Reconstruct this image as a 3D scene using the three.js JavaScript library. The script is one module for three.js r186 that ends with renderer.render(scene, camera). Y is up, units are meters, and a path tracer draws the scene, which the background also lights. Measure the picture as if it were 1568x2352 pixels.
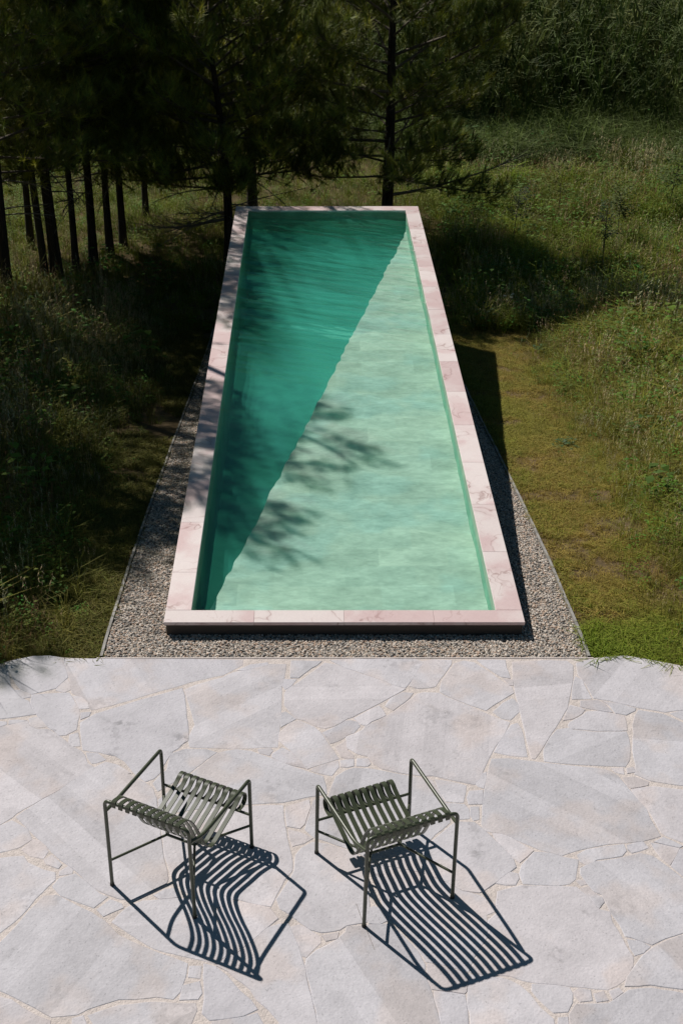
import * as THREE from 'three';
import { mergeGeometries } from 'three/addons/utils/BufferGeometryUtils.js';
import { RoundedBoxGeometry } from 'three/addons/geometries/RoundedBoxGeometry.js';

// ---------------------------------------------------------------- camera, sky, sun, exposure
const scene = new THREE.Scene();
const camera = new THREE.PerspectiveCamera(43.73, 1568 / 2352, 0.1, 400);
camera.position.set(0, 6.4, 0);
camera.rotation.set(-29.674 * Math.PI / 180, 0, 0);
camera.setViewOffset(1568, 2352, 73.4, 0, 1568, 2352);   // a lens shifted sideways, as the photograph's square-on lines show
camera.updateProjectionMatrix();
scene.add(camera);

const renderer = new THREE.WebGLRenderer({ antialias: true });
renderer.setSize(682, 1024);
renderer.toneMapping = THREE.LinearToneMapping;
renderer.toneMappingExposure = 1.0;
renderer.shadowMap.enabled = true;

const SUN = new THREE.Vector3(-0.62, 1, -0.68).normalize();
const sun = new THREE.DirectionalLight(new THREE.Color(1.0, 0.955, 0.89), 4.3);
sun.name = 'sun';
sun.position.copy(SUN).multiplyScalar(60).add(new THREE.Vector3(0, 0, -16));
sun.target.position.set(0, 0, -16);
sun.castShadow = true;
sun.shadow.radius = 1;
sun.shadow.mapSize.set(4096, 4096);
Object.assign(sun.shadow.camera, { left: -30, right: 30, top: 30, bottom: -30, near: 1, far: 140 });
sun.shadow.bias = -0.0005;
scene.add(sun, sun.target);

{ // clear deep blue sky, paler towards the horizon, the same all round
  const W = 64, Hh = 128, d = new Float32Array(W * Hh * 4);
  for (let j = 0; j < Hh; j++) {
    const el = (j + 0.5) / Hh * Math.PI - Math.PI / 2, k = Math.pow(1 - Math.max(0, Math.sin(el)), 2.2);
    const r = 0.020 + 0.070 * k, g = 0.052 + 0.078 * k, b = 0.090 + 0.070 * k;
    for (let i = 0; i < W; i++) d.set([r, g, b, 1], (j * W + i) * 4);
  }
  const t = new THREE.DataTexture(d, W, Hh, THREE.RGBAFormat, THREE.FloatType);
  t.mapping = THREE.EquirectangularReflectionMapping;
  t.magFilter = t.minFilter = THREE.LinearFilter;
  t.needsUpdate = true;
  scene.background = t;
  scene.environment = t;
}

// ---------------------------------------------------------------- helpers
let seed = 20240611;
function rnd() { seed |= 0; seed = seed + 0x6D2B79F5 | 0; let t = Math.imul(seed ^ seed >>> 15, 1 | seed); t = t + Math.imul(t ^ t >>> 7, 61 | t) ^ t; return ((t ^ t >>> 14) >>> 0) / 4294967296; }
const R = (a, b) => a + (b - a) * rnd();
const clamp = (x, a = 0, b = 1) => Math.min(b, Math.max(a, x));
const mix = (a, b, t) => a + (b - a) * t;
const smooth = (a, b, x) => { const t = clamp((x - a) / (b - a)); return t * t * (3 - 2 * t); };
const V = (x, y, z) => new THREE.Vector3(x, y, z);
const col = (r, g, b) => new THREE.Color().setRGB(r, g, b);

function hash(ix, iy, s) { let h = Math.imul(ix, 374761393) + Math.imul(iy, 668265263) + Math.imul(s, 1442695041); h = Math.imul(h ^ h >>> 13, 1274126177); return ((h ^ h >>> 16) >>> 0) / 4294967296; }
function noise(x, y, s = 0, px = 0, py = px) {           // value noise 0..1; px, py: period in cells (0 = none)
  const ix = Math.floor(x), iy = Math.floor(y), fx = x - ix, fy = y - iy;
  const ux = fx * fx * fx * (fx * (fx * 6 - 15) + 10), uy = fy * fy * fy * (fy * (fy * 6 - 15) + 10);
  const w = (a, p) => p ? ((a % p) + p) % p : a;
  const x0 = w(ix, px), x1 = w(ix + 1, px), y0 = w(iy, py), y1 = w(iy + 1, py);
  return mix(mix(hash(x0, y0, s), hash(x1, y0, s), ux), mix(hash(x0, y1, s), hash(x1, y1, s), ux), uy);
}
function fbm(u, v, f, oct, s = 0, fy = f) {              // tileable over 0..1
  let a = 0.5, t = 0, n = 0;
  for (let o = 0; o < oct; o++) { t += a * noise(u * f, v * fy, s + o * 17, f, fy); n += a; a *= 0.52; f *= 2; fy *= 2; }
  return t / n;
}
function fbm2(x, y, oct, s = 0) { let a = 0.5, t = 0, n = 0; for (let o = 0; o < oct; o++) { t += a * noise(x, y, s + o * 13); n += a; a *= 0.5; x *= 2.03; y *= 2.03; } return t / n; }
function texture(size, fn, srgb = true) {
  const d = new Uint8Array(size * size * 4);
  for (let j = 0; j < size; j++) for (let i = 0; i < size; i++) {
    const c = fn((i + 0.5) / size, (j + 0.5) / size), k = (j * size + i) * 4;
    d[k] = clamp(c[0]) * 255; d[k + 1] = clamp(c[1]) * 255; d[k + 2] = clamp(c[2]) * 255; d[k + 3] = 255;
  }
  const t = new THREE.DataTexture(d, size, size, THREE.RGBAFormat);
  t.wrapS = t.wrapT = THREE.RepeatWrapping;
  t.magFilter = THREE.LinearFilter; t.minFilter = THREE.LinearMipmapLinearFilter; t.generateMipmaps = true;
  if (srgb) t.colorSpace = THREE.SRGBColorSpace;
  t.needsUpdate = true;
  return t;
}
const grey = (size, fn) => texture(size, (u, v) => { const h = fn(u, v); return [h, h, h]; }, false);
const std = (o) => new THREE.MeshStandardMaterial(o);

const used = {};
function numbered(n) { const k = used[n] = (used[n] ?? -1) + 1; return k ? n + '_' + String(k).padStart(3, '0') : n; }
function tag(o, label, category, group) { o.userData.label = label; if (category) o.userData.category = category; if (group) o.userData.group = group; return o; }
function thing(name, label, category, pos = [0, 0, 0], turn = 0, group) {
  const o = new THREE.Group(); o.name = numbered(name); o.position.set(...pos); o.rotation.y = turn; scene.add(o);
  return tag(o, label, category, group);
}
function part(name, g, m, parent) { const o = new THREE.Mesh(g, m); o.name = name; parent.add(o); return o; }
function kind(o, k, label) { o.userData.kind = k; if (label) o.userData.label = label; return o; }
function instanced(name, g, m, list, parent = scene) {   // list of [matrix, colour]
  const o = new THREE.InstancedMesh(g, m, list.length);
  list.forEach(([mt, c], i) => { o.setMatrixAt(i, mt); if (c) o.setColorAt(i, c); });
  o.name = name; o.userData.kind = 'stuff'; parent.add(o);
  return o;
}
const D = new THREE.Object3D();
function place(x, y, z, ry = 0, s = 1, rx = 0, rz = 0, sy = s) { D.position.set(x, y, z); D.rotation.set(rx, ry, rz, 'YXZ'); D.scale.set(s, sy, s); D.updateMatrix(); return D.matrix.clone(); }
function soup(tris, uvs) { const g = new THREE.BufferGeometry(); g.setAttribute('position', new THREE.Float32BufferAttribute(tris, 3)); if (uvs) g.setAttribute('uv', new THREE.Float32BufferAttribute(uvs, 2)); g.computeVertexNormals(); return g; }
function worldUV(g, scale, ox = 0, oz = 0, rot = 0) {    // flat uv in metres from x, z (y on upright faces)
  const p = g.attributes.position, n = g.attributes.normal, uv = [], c = Math.cos(rot), s = Math.sin(rot);
  for (let i = 0; i < p.count; i++) {
    let a = p.getX(i), b = p.getZ(i);
    if (n && Math.abs(n.getY(i)) < 0.5) { if (Math.abs(n.getX(i)) > Math.abs(n.getZ(i))) { a = p.getZ(i); } b = p.getY(i); }
    uv.push((a * c - b * s + ox) / scale, (a * s + b * c + oz) / scale);
  }
  g.setAttribute('uv', new THREE.Float32BufferAttribute(uv, 2));
  return g;
}

// ---------------------------------------------------------------- the land
function groundY(x, z) {
  const s = -z;
  let y = -0.045;
  y = Math.min(-0.05, y + 0.068 - 0.19 * Math.log(1 + Math.exp(s - 9.4)));
  y = -2.46 + Math.log(1 + Math.exp((y + 2.46) * 6)) / 6;
  const away = smooth(2.6, 5.5, Math.abs(x - 0.3)) * smooth(9, 13, s) + smooth(22, 26, s);
  y += (fbm2(x * 0.35 + 9, z * 0.35, 3, 5) - 0.5) * 0.5 * clamp(away);
  y += (fbm2(x * 1.7, z * 1.7, 2, 8) - 0.5) * 0.09 * clamp(away + 0.25) * smooth(9, 10, s);
  if (s > 38) y += (s - 38) * 0.16 * smooth(38, 52, s);
  if (x > 6) y += (x - 6) * 0.05 * smooth(6, 12, x) * smooth(9, 14, s);
  return y;
}
const soilTex = texture(512, (u, v) => {
  const a = fbm(u, v, 6, 5, 1), b = fbm(u, v, 24, 4, 2), c = fbm(u, v, 90, 2, 3);
  const k = 0.55 * a + 0.3 * b + 0.25 * c;
  return [0.25 + 0.22 * k, 0.205 + 0.18 * k, 0.13 + 0.13 * k];
});
const soilBump = grey(512, (u, v) => 0.5 * fbm(u, v, 40, 4, 4) + 0.5 * fbm(u, v, 9, 3, 5));
const soil = std({ map: soilTex, bumpMap: soilBump, bumpScale: 0.03, roughness: 1 });
{
  const xs = [], zs = [];
  for (let x = -120; x < -14; x += 8) xs.push(x); for (let x = -14; x <= 14.01; x += 0.2) xs.push(x); for (let x = 20; x <= 120; x += 8) xs.push(x);
  for (let z = 8; z > -8; z -= 4) zs.push(z); for (let z = -8; z > -46; z -= 0.2) zs.push(z); for (let z = -48; z > -180; z -= 6) zs.push(z);
  const p = [], uv = [], idx = [];
  zs.forEach((z) => xs.forEach((x) => { p.push(x, groundY(x, z), z); uv.push(x / 2.4, z / 2.4); }));
  const n = xs.length;
  for (let j = 0; j + 1 < zs.length; j++) for (let i = 0; i + 1 < n; i++) {
    if (xs[i] > -1.21 && xs[i + 1] < 1.82 && zs[j] < -9.3 && zs[j + 1] > -21.5) continue;      // the pool stands here
    const a = j * n + i; idx.push(a, a + 1, a + n, a + 1, a + n + 1, a + n);
  }
  const g = new THREE.BufferGeometry();
  g.setAttribute('position', new THREE.Float32BufferAttribute(p, 3)); g.setAttribute('uv', new THREE.Float32BufferAttribute(uv, 2)); g.setIndex(idx); g.computeVertexNormals();
  const o = kind(new THREE.Mesh(g, soil), 'structure', 'brown sloping ground falling away from the terrace'); o.name = 'ground'; scene.add(o);
}

// ---------------------------------------------------------------- the stone terrace
const pavingTex = [0, 1, 2, 3].map((k) => texture(768, (u, v) => {
  const big = fbm(u, v, 3, 4, 10 + k), mid = fbm(u, v, 11, 4, 30 + k), fine = fbm(u, v, 70, 3, 50 + k), grain = fbm(u, v, 260, 1, 70 + k);
  const warm = smooth(0.52, 0.72, fbm(u, v, 4, 4, 90 + k));
  let l = 0.764 + 0.065 * (big - 0.5) + 0.07 * (mid - 0.5) + 0.04 * (fine - 0.5) + 0.025 * (grain - 0.5);
  if (k !== 2) {                                 // saw bands left on the cut face
    const b = Math.floor((u + 0.004 * (fbm(u, v, 8, 2, 5) - 0.5)) * 9); l += (hash(b, 3, k) - 0.5) * 0.055 + (noise(u * 240, v * 3, k, 240, 3) - 0.5) * 0.02;
  }
  const dirt = smooth(0.60, 0.80, fbm(u, v, 5, 5, 110 + k)) * smooth(0.40, 0.62, fbm(u, v, 40, 3, 130 + k));
  l -= dirt * (k === 2 ? 0.13 : 0.045);
  if (fbm(u, v, 120, 2, 150 + k) > 0.835) l -= 0.09;
  const cr = Math.abs(fbm(u, v, 5, 4, 170 + k) - 0.5); if (cr < 0.004) l -= 0.06 * (1 - cr / 0.004) * smooth(0.45, 0.6, fbm(u, v, 3, 2, 180 + k));
  return [l * mix(0.995, 1.012, warm), l * mix(0.974, 0.967, warm), l * mix(1.0, 0.97, warm)];
}));
const pavingBump = grey(512, (u, v) => 0.6 * fbm(u, v, 14, 4, 201) + 0.4 * fbm(u, v, 110, 2, 202));
const pavingMat = [];
for (let k = 0; k < 4; k++) for (const [r, g, b] of [[1, 1, 1], [0.965, 0.97, 0.98], [1.025, 1.01, 1.0], [0.935, 0.945, 0.95]]) pavingMat.push(std({ map: pavingTex[k], color: col(r * 1.06, g * 1.06, b * 1.06), bumpMap: pavingBump, bumpScale: 0.004, roughness: 0.78 }));
const mortarTex = texture(512, (u, v) => {
  const a = fbm(u, v, 8, 4, 211), b = fbm(u, v, 60, 3, 212), c = fbm(u, v, 170, 1, 213), l = 0.79 + 0.09 * (a - 0.5) + 0.10 * (b - 0.5) + 0.06 * (c - 0.5);
  return [l * 1.022, l * 0.967, l * 0.942];
});
const mortar = std({ map: mortarTex, bumpMap: grey(512, (u, v) => 0.4 * fbm(u, v, 30, 3, 221) + 0.6 * fbm(u, v, 120, 2, 222)), bumpScale: 0.006, roughness: 0.95 });

const terrace = kind(new THREE.Group(), 'structure', 'pale crazy paving terrace with sandy joints'); terrace.name = 'terrace'; scene.add(terrace);
{
  const edge = [[-9, -7.6], [-5, -8.2], [-3.2, -8.5], [-2.72, -8.62], [-2.5, -8.715], [-2.28, -8.775], [-2.0, -8.745], [-1.72, -8.735], [2.34, -8.735], [2.55, -8.77], [2.76, -8.755], [3.12, -8.635], [3.7, -8.36], [5, -7.9], [9, -7]];
  const sh = new THREE.Shape([...edge, [9, -1], [-9, -1]].map(([x, z]) => new THREE.Vector2(x, z)));
  const g = new THREE.ExtrudeGeometry(sh, { depth: 0.2, bevelEnabled: false }); g.rotateX(Math.PI / 2); g.translate(0, -0.0015, 0);
  g.computeVertexNormals(); worldUV(g, 1.1);
  part('mortar_bed', g, mortar, terrace);
}
let stones = 0;
function stone(flat) {
  const P = []; for (let i = 0; i < flat.length; i += 2) P.push([flat[i], flat[i + 1]]);
  const out = [], n = P.length;
  for (let i = 0; i < n; i++) {
    const [ax, az] = P[i], [bx, bz] = P[(i + 1) % n], L = Math.hypot(bx - ax, bz - az), m = Math.max(1, Math.round(L / 0.075)), nx = (bz - az) / L, nz = -(bx - ax) / L;
    for (let k = 0; k < m; k++) {
      const t = k / m, j = k ? R(-0.0035, 0.0035) : R(-0.0015, 0.0015);
      out.push([ax + (bx - ax) * t + nx * j, az + (bz - az) * t + nz * j]);
    }
  }
  const N = out.length, inset = (d) => out.map((p, i) => {
    const a = out[(i + N - 1) % N], b = out[(i + 1) % N]; let tx = b[0] - a[0], tz = b[1] - a[1]; const l = Math.hypot(tx, tz) || 1;
    return [p[0] - tz / l * d, p[1] + tx / l * d];
  });
  const top = R(0.0006, 0.0026), A = inset(-0.006), B = inset(-0.0125), y1 = top, y2 = -0.0015 - R(0, 0.002), y3 = -0.04, tri = [];
  const tilt = [R(-0.0012, 0.0012), R(-0.0012, 0.0012)], cx = P[0][0], cz = P[0][1];
  const v = (p, y) => [p[0], y + (y > -0.03 ? (p[0] - cx) * tilt[0] + (p[1] - cz) * tilt[1] : 0), p[1]];
  for (const f of THREE.ShapeUtils.triangulateShape(A.map((p) => new THREE.Vector2(p[0], p[1])), [])) { const [a, b, c] = f; tri.push(...v(A[a], y1), ...v(A[c], y1), ...v(A[b], y1)); }
  for (let i = 0; i < N; i++) {
    const j = (i + 1) % N;
    tri.push(...v(A[i], y1), ...v(A[j], y1), ...v(B[j], y2), ...v(A[i], y1), ...v(B[j], y2), ...v(B[i], y2));
    tri.push(...v(B[i], y2), ...v(B[j], y2), ...v(B[j], y3), ...v(B[i], y2), ...v(B[j], y3), ...v(B[i], y3));
  }
  const g = soup(tri); worldUV(g, 1.5, R(0, 9), R(0, 9), R(0, 6.28));
  part(numbered('stone'), g, pavingMat[Math.floor(rnd() * pavingMat.length)], terrace);
  stones++;
}
// outlines of the paving stones, in metres (x, z)
stone([-2.544,-8.670,-2.466,-8.719,-2.335,-8.763,-2.196,-8.770,-2.090,-8.743,-2.065,-8.657,-2.023,-8.550,-1.999,-8.474,-2.069,-8.333,-2.157,-8.297,-2.248,-8.256,-2.347,-8.326,-2.402,-8.400,-2.469,-8.527]);
stone([-2.863,-8.626,-2.592,-8.654,-2.547,-8.639,-2.499,-8.527,-2.446,-8.355,-2.390,-8.282,-2.322,-8.196,-2.260,-8.156,-2.223,-8.068,-2.171,-7.996,-2.274,-7.975,-2.442,-7.943,-2.694,-7.902]);
stone([-2.406,-8.304,-2.356,-8.300,-2.268,-8.256,-2.256,-8.213,-2.305,-8.201,-2.376,-8.275]);
stone([-2.053,-8.326,-1.991,-8.447,-1.969,-8.400,-1.947,-8.309,-1.983,-8.279,-2.058,-8.306]);
stone([-2.065,-8.727,-1.900,-8.727,-1.584,-8.732,-1.147,-8.727,-.793,-8.719,-.560,-8.712,-.568,-8.642,-.623,-8.596,-.717,-8.511,-.938,-8.433,-1.112,-8.344,-1.383,-8.213,-1.592,-8.106,-1.734,-8.050,-1.779,-8.170,-1.858,-8.220,-1.922,-8.275,-1.970,-8.474,-2.030,-8.626]);
stone([-1.905,-8.227,-1.838,-8.207,-1.784,-8.136,-1.759,-8.068,-1.831,-8.064,-1.855,-8.139]);
stone([-1.805,-8.010,-1.737,-8.019,-1.750,-7.971,-1.797,-7.932]);
stone([-2.243,-8.236,-2.149,-8.250,-1.954,-8.265,-1.918,-8.207,-1.855,-8.093,-1.821,-7.998,-1.827,-7.902,-1.818,-7.805,-1.886,-7.744,-1.932,-7.738,-2.041,-7.844,-2.140,-7.971,-2.172,-8.026,-2.223,-8.110]);
stone([-1.849,-7.738,-1.805,-7.765,-1.762,-7.613,-1.811,-7.610,-1.845,-7.662]);
stone([-1.790,-7.886,-1.721,-7.960,-1.689,-7.996,-1.419,-8.136,-1.106,-8.285,-1.042,-8.323,-1.013,-8.224,-.987,-8.026,-.954,-7.835,-.937,-7.678,-.980,-7.636,-1.009,-7.584,-1.046,-7.548,-1.085,-7.444,-1.112,-7.345,-1.120,-7.298,-1.157,-7.242,-1.208,-7.211,-1.263,-7.262,-1.307,-7.314,-1.389,-7.438,-1.468,-7.501,-1.600,-7.543,-1.723,-7.567,-1.752,-7.701,-1.777,-7.808]);
stone([-1.695,-7.530,-1.614,-7.523,-1.540,-7.447,-1.607,-7.417,-1.629,-7.412,-1.672,-7.476]);
stone([-2.654,-7.728,-2.417,-7.824,-2.346,-7.856,-2.218,-7.909,-2.195,-7.845,-2.130,-7.810,-2.035,-7.804,-1.925,-7.711,-1.823,-7.607,-1.746,-7.548,-1.704,-7.495,-1.675,-7.407,-1.620,-7.367,-1.652,-7.327,-1.738,-7.240,-1.766,-7.216,-1.832,-7.127,-1.930,-7.040,-1.998,-6.971,-2.098,-6.875,-2.123,-6.832,-2.193,-6.761,-2.408,-6.675]);
stone([-2.559,-7.882,-2.433,-7.900,-2.381,-7.894,-2.376,-7.870,-2.422,-7.845,-2.544,-7.810]);
stone([-2.359,-7.913,-2.289,-7.920,-2.232,-7.920,-2.292,-7.891,-2.355,-7.875]);
stone([-2.204,-7.941,-2.149,-7.960,-2.051,-7.841,-2.133,-7.831,-2.184,-7.862]);
stone([-1.595,-7.367,-1.533,-7.422,-1.445,-7.389,-1.335,-7.293,-1.358,-7.289,-1.257,-7.216,-1.223,-7.192,-1.154,-7.136,-1.118,-7.024,-1.084,-6.852,-1.061,-6.719,-1.037,-6.578,-1.003,-6.420,-.973,-6.318,-.958,-6.237,-.966,-6.188,-1.072,-6.111,-1.168,-6.053,-1.257,-6.074,-1.320,-6.101,-1.400,-6.142,-1.482,-6.211,-1.573,-6.316,-1.642,-6.373,-1.732,-6.456,-1.808,-6.540,-1.912,-6.647,-1.981,-6.723,-2.086,-6.835,-1.993,-6.945,-1.926,-7.017,-1.825,-7.108,-1.761,-7.196,-1.721,-7.242,-1.638,-7.348]);
stone([-1.029,-6.090,-.954,-6.146,-.886,-6.160,-.875,-6.080,-.987,-6.068]);
stone([-1.273,-5.867,-1.189,-5.989,-1.094,-6.041,-.900,-6.065,-.753,-6.056,-.659,-6.010,-.610,-5.869,-.554,-5.714,-.526,-5.626,-.526,-5.595,-.590,-5.537,-.681,-5.567,-.787,-5.594,-.859,-5.615,-.980,-5.654,-1.094,-5.734,-1.212,-5.825]);
stone([-.598,-5.962,-.519,-6.046,-.394,-6.017,-.264,-5.979,-.208,-5.895,-.279,-5.825,-.349,-5.743,-.469,-5.610,-.517,-5.645,-.556,-5.750]);
stone([-.193,-5.843,-.144,-5.852,-.109,-5.759,-.074,-5.661,-.054,-5.573,-.033,-5.487,-.012,-5.344,.014,-5.222,.040,-5.083,.039,-4.987,-.118,-4.987,-.179,-5.106,-.243,-5.193,-.311,-5.258,-.356,-5.339,-.454,-5.423,-.499,-5.472,-.575,-5.514,-.505,-5.592,-.450,-5.605,-.339,-5.730,-.270,-5.812]);
stone([-.069,-5.839,-.023,-5.812,.067,-5.739,.066,-5.698,-.022,-5.585,-.042,-5.594,-.090,-5.732,-.120,-5.823]);
stone([.080,-5.748,.187,-5.774,.174,-5.734,.106,-5.716]);
stone([-.089,-6.462,-.051,-6.523,.023,-6.580,.129,-6.559,.257,-6.502,.323,-6.460,.371,-6.369,.388,-6.217,.387,-6.010,.367,-5.869,.283,-5.852,.240,-5.843,.191,-5.806,.078,-5.785,.013,-5.806,-.086,-5.899,-.186,-5.983,-.210,-6.061,-.162,-6.158,-.125,-6.237,-.096,-6.318]);
stone([-.969,-6.852,-.741,-6.918,-.455,-6.937,-.196,-6.950,-.189,-6.807,-.160,-6.610,-.127,-6.441,-.123,-6.318,-.174,-6.232,-.223,-6.104,-.257,-6.002,-.388,-6.036,-.492,-6.079,-.582,-6.002,-.653,-6.027,-.755,-6.070,-.863,-6.178,-.913,-6.237,-.941,-6.318,-.983,-6.441,-1.009,-6.578,-1.036,-6.708]);
stone([-.696,-7.523,-.558,-7.562,-.448,-7.543,-.303,-7.467,-.126,-7.367,-.001,-7.305,.093,-7.259,.112,-7.165,.120,-7.079,-.026,-7.047,-.194,-6.991,-.425,-6.974,-.742,-6.934,-.973,-6.888,-1.060,-6.830,-1.088,-7.012,-.885,-7.271,-.826,-7.357]);
stone([-.945,-7.569,-.786,-7.562,-.712,-7.537,-.781,-7.459,-.855,-7.362,-.908,-7.300,-1.106,-7.108,-1.145,-7.189,-1.111,-7.259,-1.059,-7.335,-1.047,-7.515]);
stone([-1.008,-8.309,-.933,-8.364,-.713,-8.468,-.616,-8.545,-.535,-8.562,-.335,-8.653,-.200,-8.654,-.212,-8.505,-.234,-8.341,-.233,-8.026,-.239,-7.848,-.247,-7.600,-.416,-7.593,-.593,-7.582,-.754,-7.593,-.914,-7.602,-.926,-7.715,-.890,-7.862,-.929,-8.026,-.980,-8.210]);
stone([-.596,-8.568,-.492,-8.645,-.349,-8.676,-.348,-8.654,-.544,-8.577]);
stone([-.147,-8.701,.099,-8.693,-.031,-8.553,-.093,-8.471,-.153,-8.471,-.151,-8.611]);
stone([-.204,-8.447,-.114,-8.447,-.157,-8.358,-.198,-8.317,-.215,-8.370]);
stone([.130,-8.670,.220,-8.642,.309,-8.583,.516,-8.470,.701,-8.351,.773,-8.316,.564,-8.142,.337,-7.963,.293,-7.941,.189,-7.852,.119,-7.824,.035,-7.859,-.036,-7.920,-.094,-7.941,-.147,-8.017,-.193,-8.110,-.195,-8.253,-.178,-8.309,-.090,-8.397,.019,-8.530]);
stone([.180,-8.704,.313,-8.723,.592,-8.726,.888,-8.723,.949,-8.685,.897,-8.580,.808,-8.388,.780,-8.338,.702,-8.375,.526,-8.486,.310,-8.608,.230,-8.670]);
stone([-.212,-8.010,-.195,-8.021,-.111,-7.936,-.167,-7.893,-.219,-7.840,-.224,-7.916]);
stone([-.218,-7.778,-.147,-7.883,-.089,-7.912,.031,-7.832,.081,-7.765,.139,-7.633,.216,-7.463,.115,-7.417,.022,-7.374,-.013,-7.350,-.118,-7.535,-.228,-7.675,-.230,-7.741]);
stone([-.275,-7.518,-.209,-7.586,-.138,-7.530,-.063,-7.429,-.031,-7.357,-.126,-7.392,-.208,-7.434,-.281,-7.488]);
stone([-.394,-7.567,-.299,-7.580,-.283,-7.556,-.305,-7.505,-.377,-7.535]);
stone([.030,-7.348,.123,-7.397,.214,-7.439,.215,-7.369,.163,-7.276,.081,-7.300,.012,-7.332]);
stone([.105,-7.765,.188,-7.822,.292,-7.910,.324,-7.913,.369,-7.897,.391,-7.848,.339,-7.770,.288,-7.744,.263,-7.704,.163,-7.641,.139,-7.701]);
stone([.205,-7.595,.262,-7.644,.287,-7.696,.283,-7.556,.329,-7.492,.328,-7.467,.281,-7.467,.243,-7.487]);
stone([.358,-7.941,.554,-8.098,.597,-7.979,.484,-7.906,.438,-7.853,.407,-7.878]);
stone([.660,-8.193,.759,-8.269,.836,-8.263,.795,-8.196,.665,-8.046,.610,-8.096]);
stone([.876,-8.248,.929,-8.269,1.045,-8.263,1.101,-8.207,1.228,-8.120,1.383,-8.008,1.503,-7.924,1.565,-7.891,1.516,-7.781,1.384,-7.548,1.349,-7.472,1.304,-7.372,1.245,-7.230,1.210,-7.182,1.140,-7.205,1.014,-7.247,.918,-7.279,.852,-7.276,.673,-7.313,.543,-7.356,.491,-7.409,.445,-7.497,.370,-7.523,.288,-7.597,.291,-7.712,.360,-7.752,.422,-7.798,.441,-7.832,.612,-7.968,.677,-8.023]);
stone([.363,-7.459,.438,-7.459,.455,-7.407,.435,-7.380,.357,-7.385]);
stone([.281,-7.444,.328,-7.452,.326,-7.385,.279,-7.369,.239,-7.374,.240,-7.439]);
stone([.959,-8.693,1.039,-8.716,1.190,-8.709,1.178,-8.657,1.023,-8.358,.969,-8.338,.880,-8.331,.822,-8.358,.878,-8.505]);
stone([1.216,-8.662,1.297,-8.699,1.375,-8.676,1.496,-8.530,1.642,-8.338,1.651,-8.271,1.454,-8.102,1.403,-8.046,1.241,-8.143,1.108,-8.242,1.062,-8.285,1.090,-8.415]);
stone([1.409,-8.716,1.639,-8.709,1.635,-8.611,1.650,-8.465,1.586,-8.488,1.492,-8.602]);
stone([1.603,-8.453,1.667,-8.438,1.657,-8.367,1.634,-8.373]);
stone([1.460,-8.023,1.557,-8.133,1.636,-8.190,1.643,-8.176,1.667,-8.110,1.655,-8.023,1.580,-7.928,1.517,-7.947]);
stone([1.584,-7.856,1.626,-7.883,1.643,-7.805,1.644,-7.636,1.643,-7.487,1.519,-7.506,1.409,-7.535,1.486,-7.699]);
stone([1.702,-8.684,1.962,-8.705,2.160,-8.699,2.195,-8.639,2.166,-8.474,2.095,-8.227,2.050,-8.071,1.949,-7.894,1.819,-7.667,1.698,-7.464,1.684,-7.464,1.679,-7.701,1.679,-7.998,1.674,-8.210,1.684,-8.474]);
stone([2.240,-8.670,2.334,-8.705,2.531,-8.760,2.673,-8.773,2.847,-8.713,3.019,-8.659,3.117,-8.614,3.391,-8.497,3.261,-8.032,2.975,-8.054,2.820,-8.026,2.625,-8.081,2.413,-8.173,2.295,-8.201,2.272,-8.358,2.228,-8.505]);
stone([2.195,-8.483,2.236,-8.438,2.247,-8.311,2.267,-8.194,2.116,-8.187,2.155,-8.355]);
stone([2.181,-8.161,2.319,-8.169,2.361,-8.122,2.399,-8.018,2.281,-8.053,2.207,-8.074,2.168,-8.092]);
stone([2.353,-8.161,2.488,-8.119,2.595,-8.064,2.583,-8.043,2.503,-7.990,2.432,-8.011,2.403,-8.110]);
stone([2.082,-8.105,2.161,-8.070,2.185,-8.051,2.155,-8.004,2.064,-7.935,1.997,-7.921,2.025,-7.971]);
stone([2.208,-8.021,2.293,-8.028,2.418,-7.993,2.480,-7.965,2.474,-7.848,2.467,-7.800,2.248,-7.794,2.045,-7.820,2.028,-7.851,2.045,-7.886,2.152,-7.965]);
stone([1.934,-7.802,2.020,-7.821,2.050,-7.796,2.242,-7.768,2.457,-7.776,2.456,-7.701,2.435,-7.546,2.408,-7.444,2.363,-7.376,2.209,-7.387,1.923,-7.412,1.773,-7.437,1.794,-7.571,1.867,-7.712]);
stone([2.618,-8.042,2.795,-7.993,2.931,-7.883,3.204,-7.829,3.022,-7.174,3.003,-7.108,2.750,-7.170,2.619,-7.194,2.515,-7.224,2.425,-7.289,2.456,-7.394,2.471,-7.571,2.522,-7.768,2.534,-7.862,2.576,-7.971]);
stone([2.859,-8.004,2.970,-8.033,3.255,-8.010,3.223,-7.895,2.943,-7.927]);
stone([2.257,-7.352,2.343,-7.354,2.335,-7.293,2.285,-7.313]);
stone([2.381,-7.352,2.423,-7.362,2.420,-7.313,2.370,-7.300]);
stone([1.381,-7.457,1.501,-7.459,1.675,-7.427,1.918,-7.383,2.200,-7.340,2.233,-7.318,2.281,-7.271,2.327,-7.139,2.414,-6.918,2.416,-6.830,2.451,-6.645,2.322,-6.602,2.069,-6.572,1.842,-6.508,1.735,-6.462,1.593,-6.519,1.474,-6.593,1.402,-6.647,1.351,-6.679,1.232,-6.701,1.224,-6.763,1.253,-6.943,1.293,-7.142,1.339,-7.323]);
stone([1.217,-7.192,1.270,-7.279,1.312,-7.313,1.303,-7.237,1.271,-7.136,1.244,-7.158]);
stone([1.173,-7.101,1.265,-7.113,1.244,-6.971,1.152,-6.971,1.151,-7.036]);
stone([1.163,-6.938,1.213,-6.938,1.198,-6.812,1.170,-6.801,1.154,-6.852]);
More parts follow.
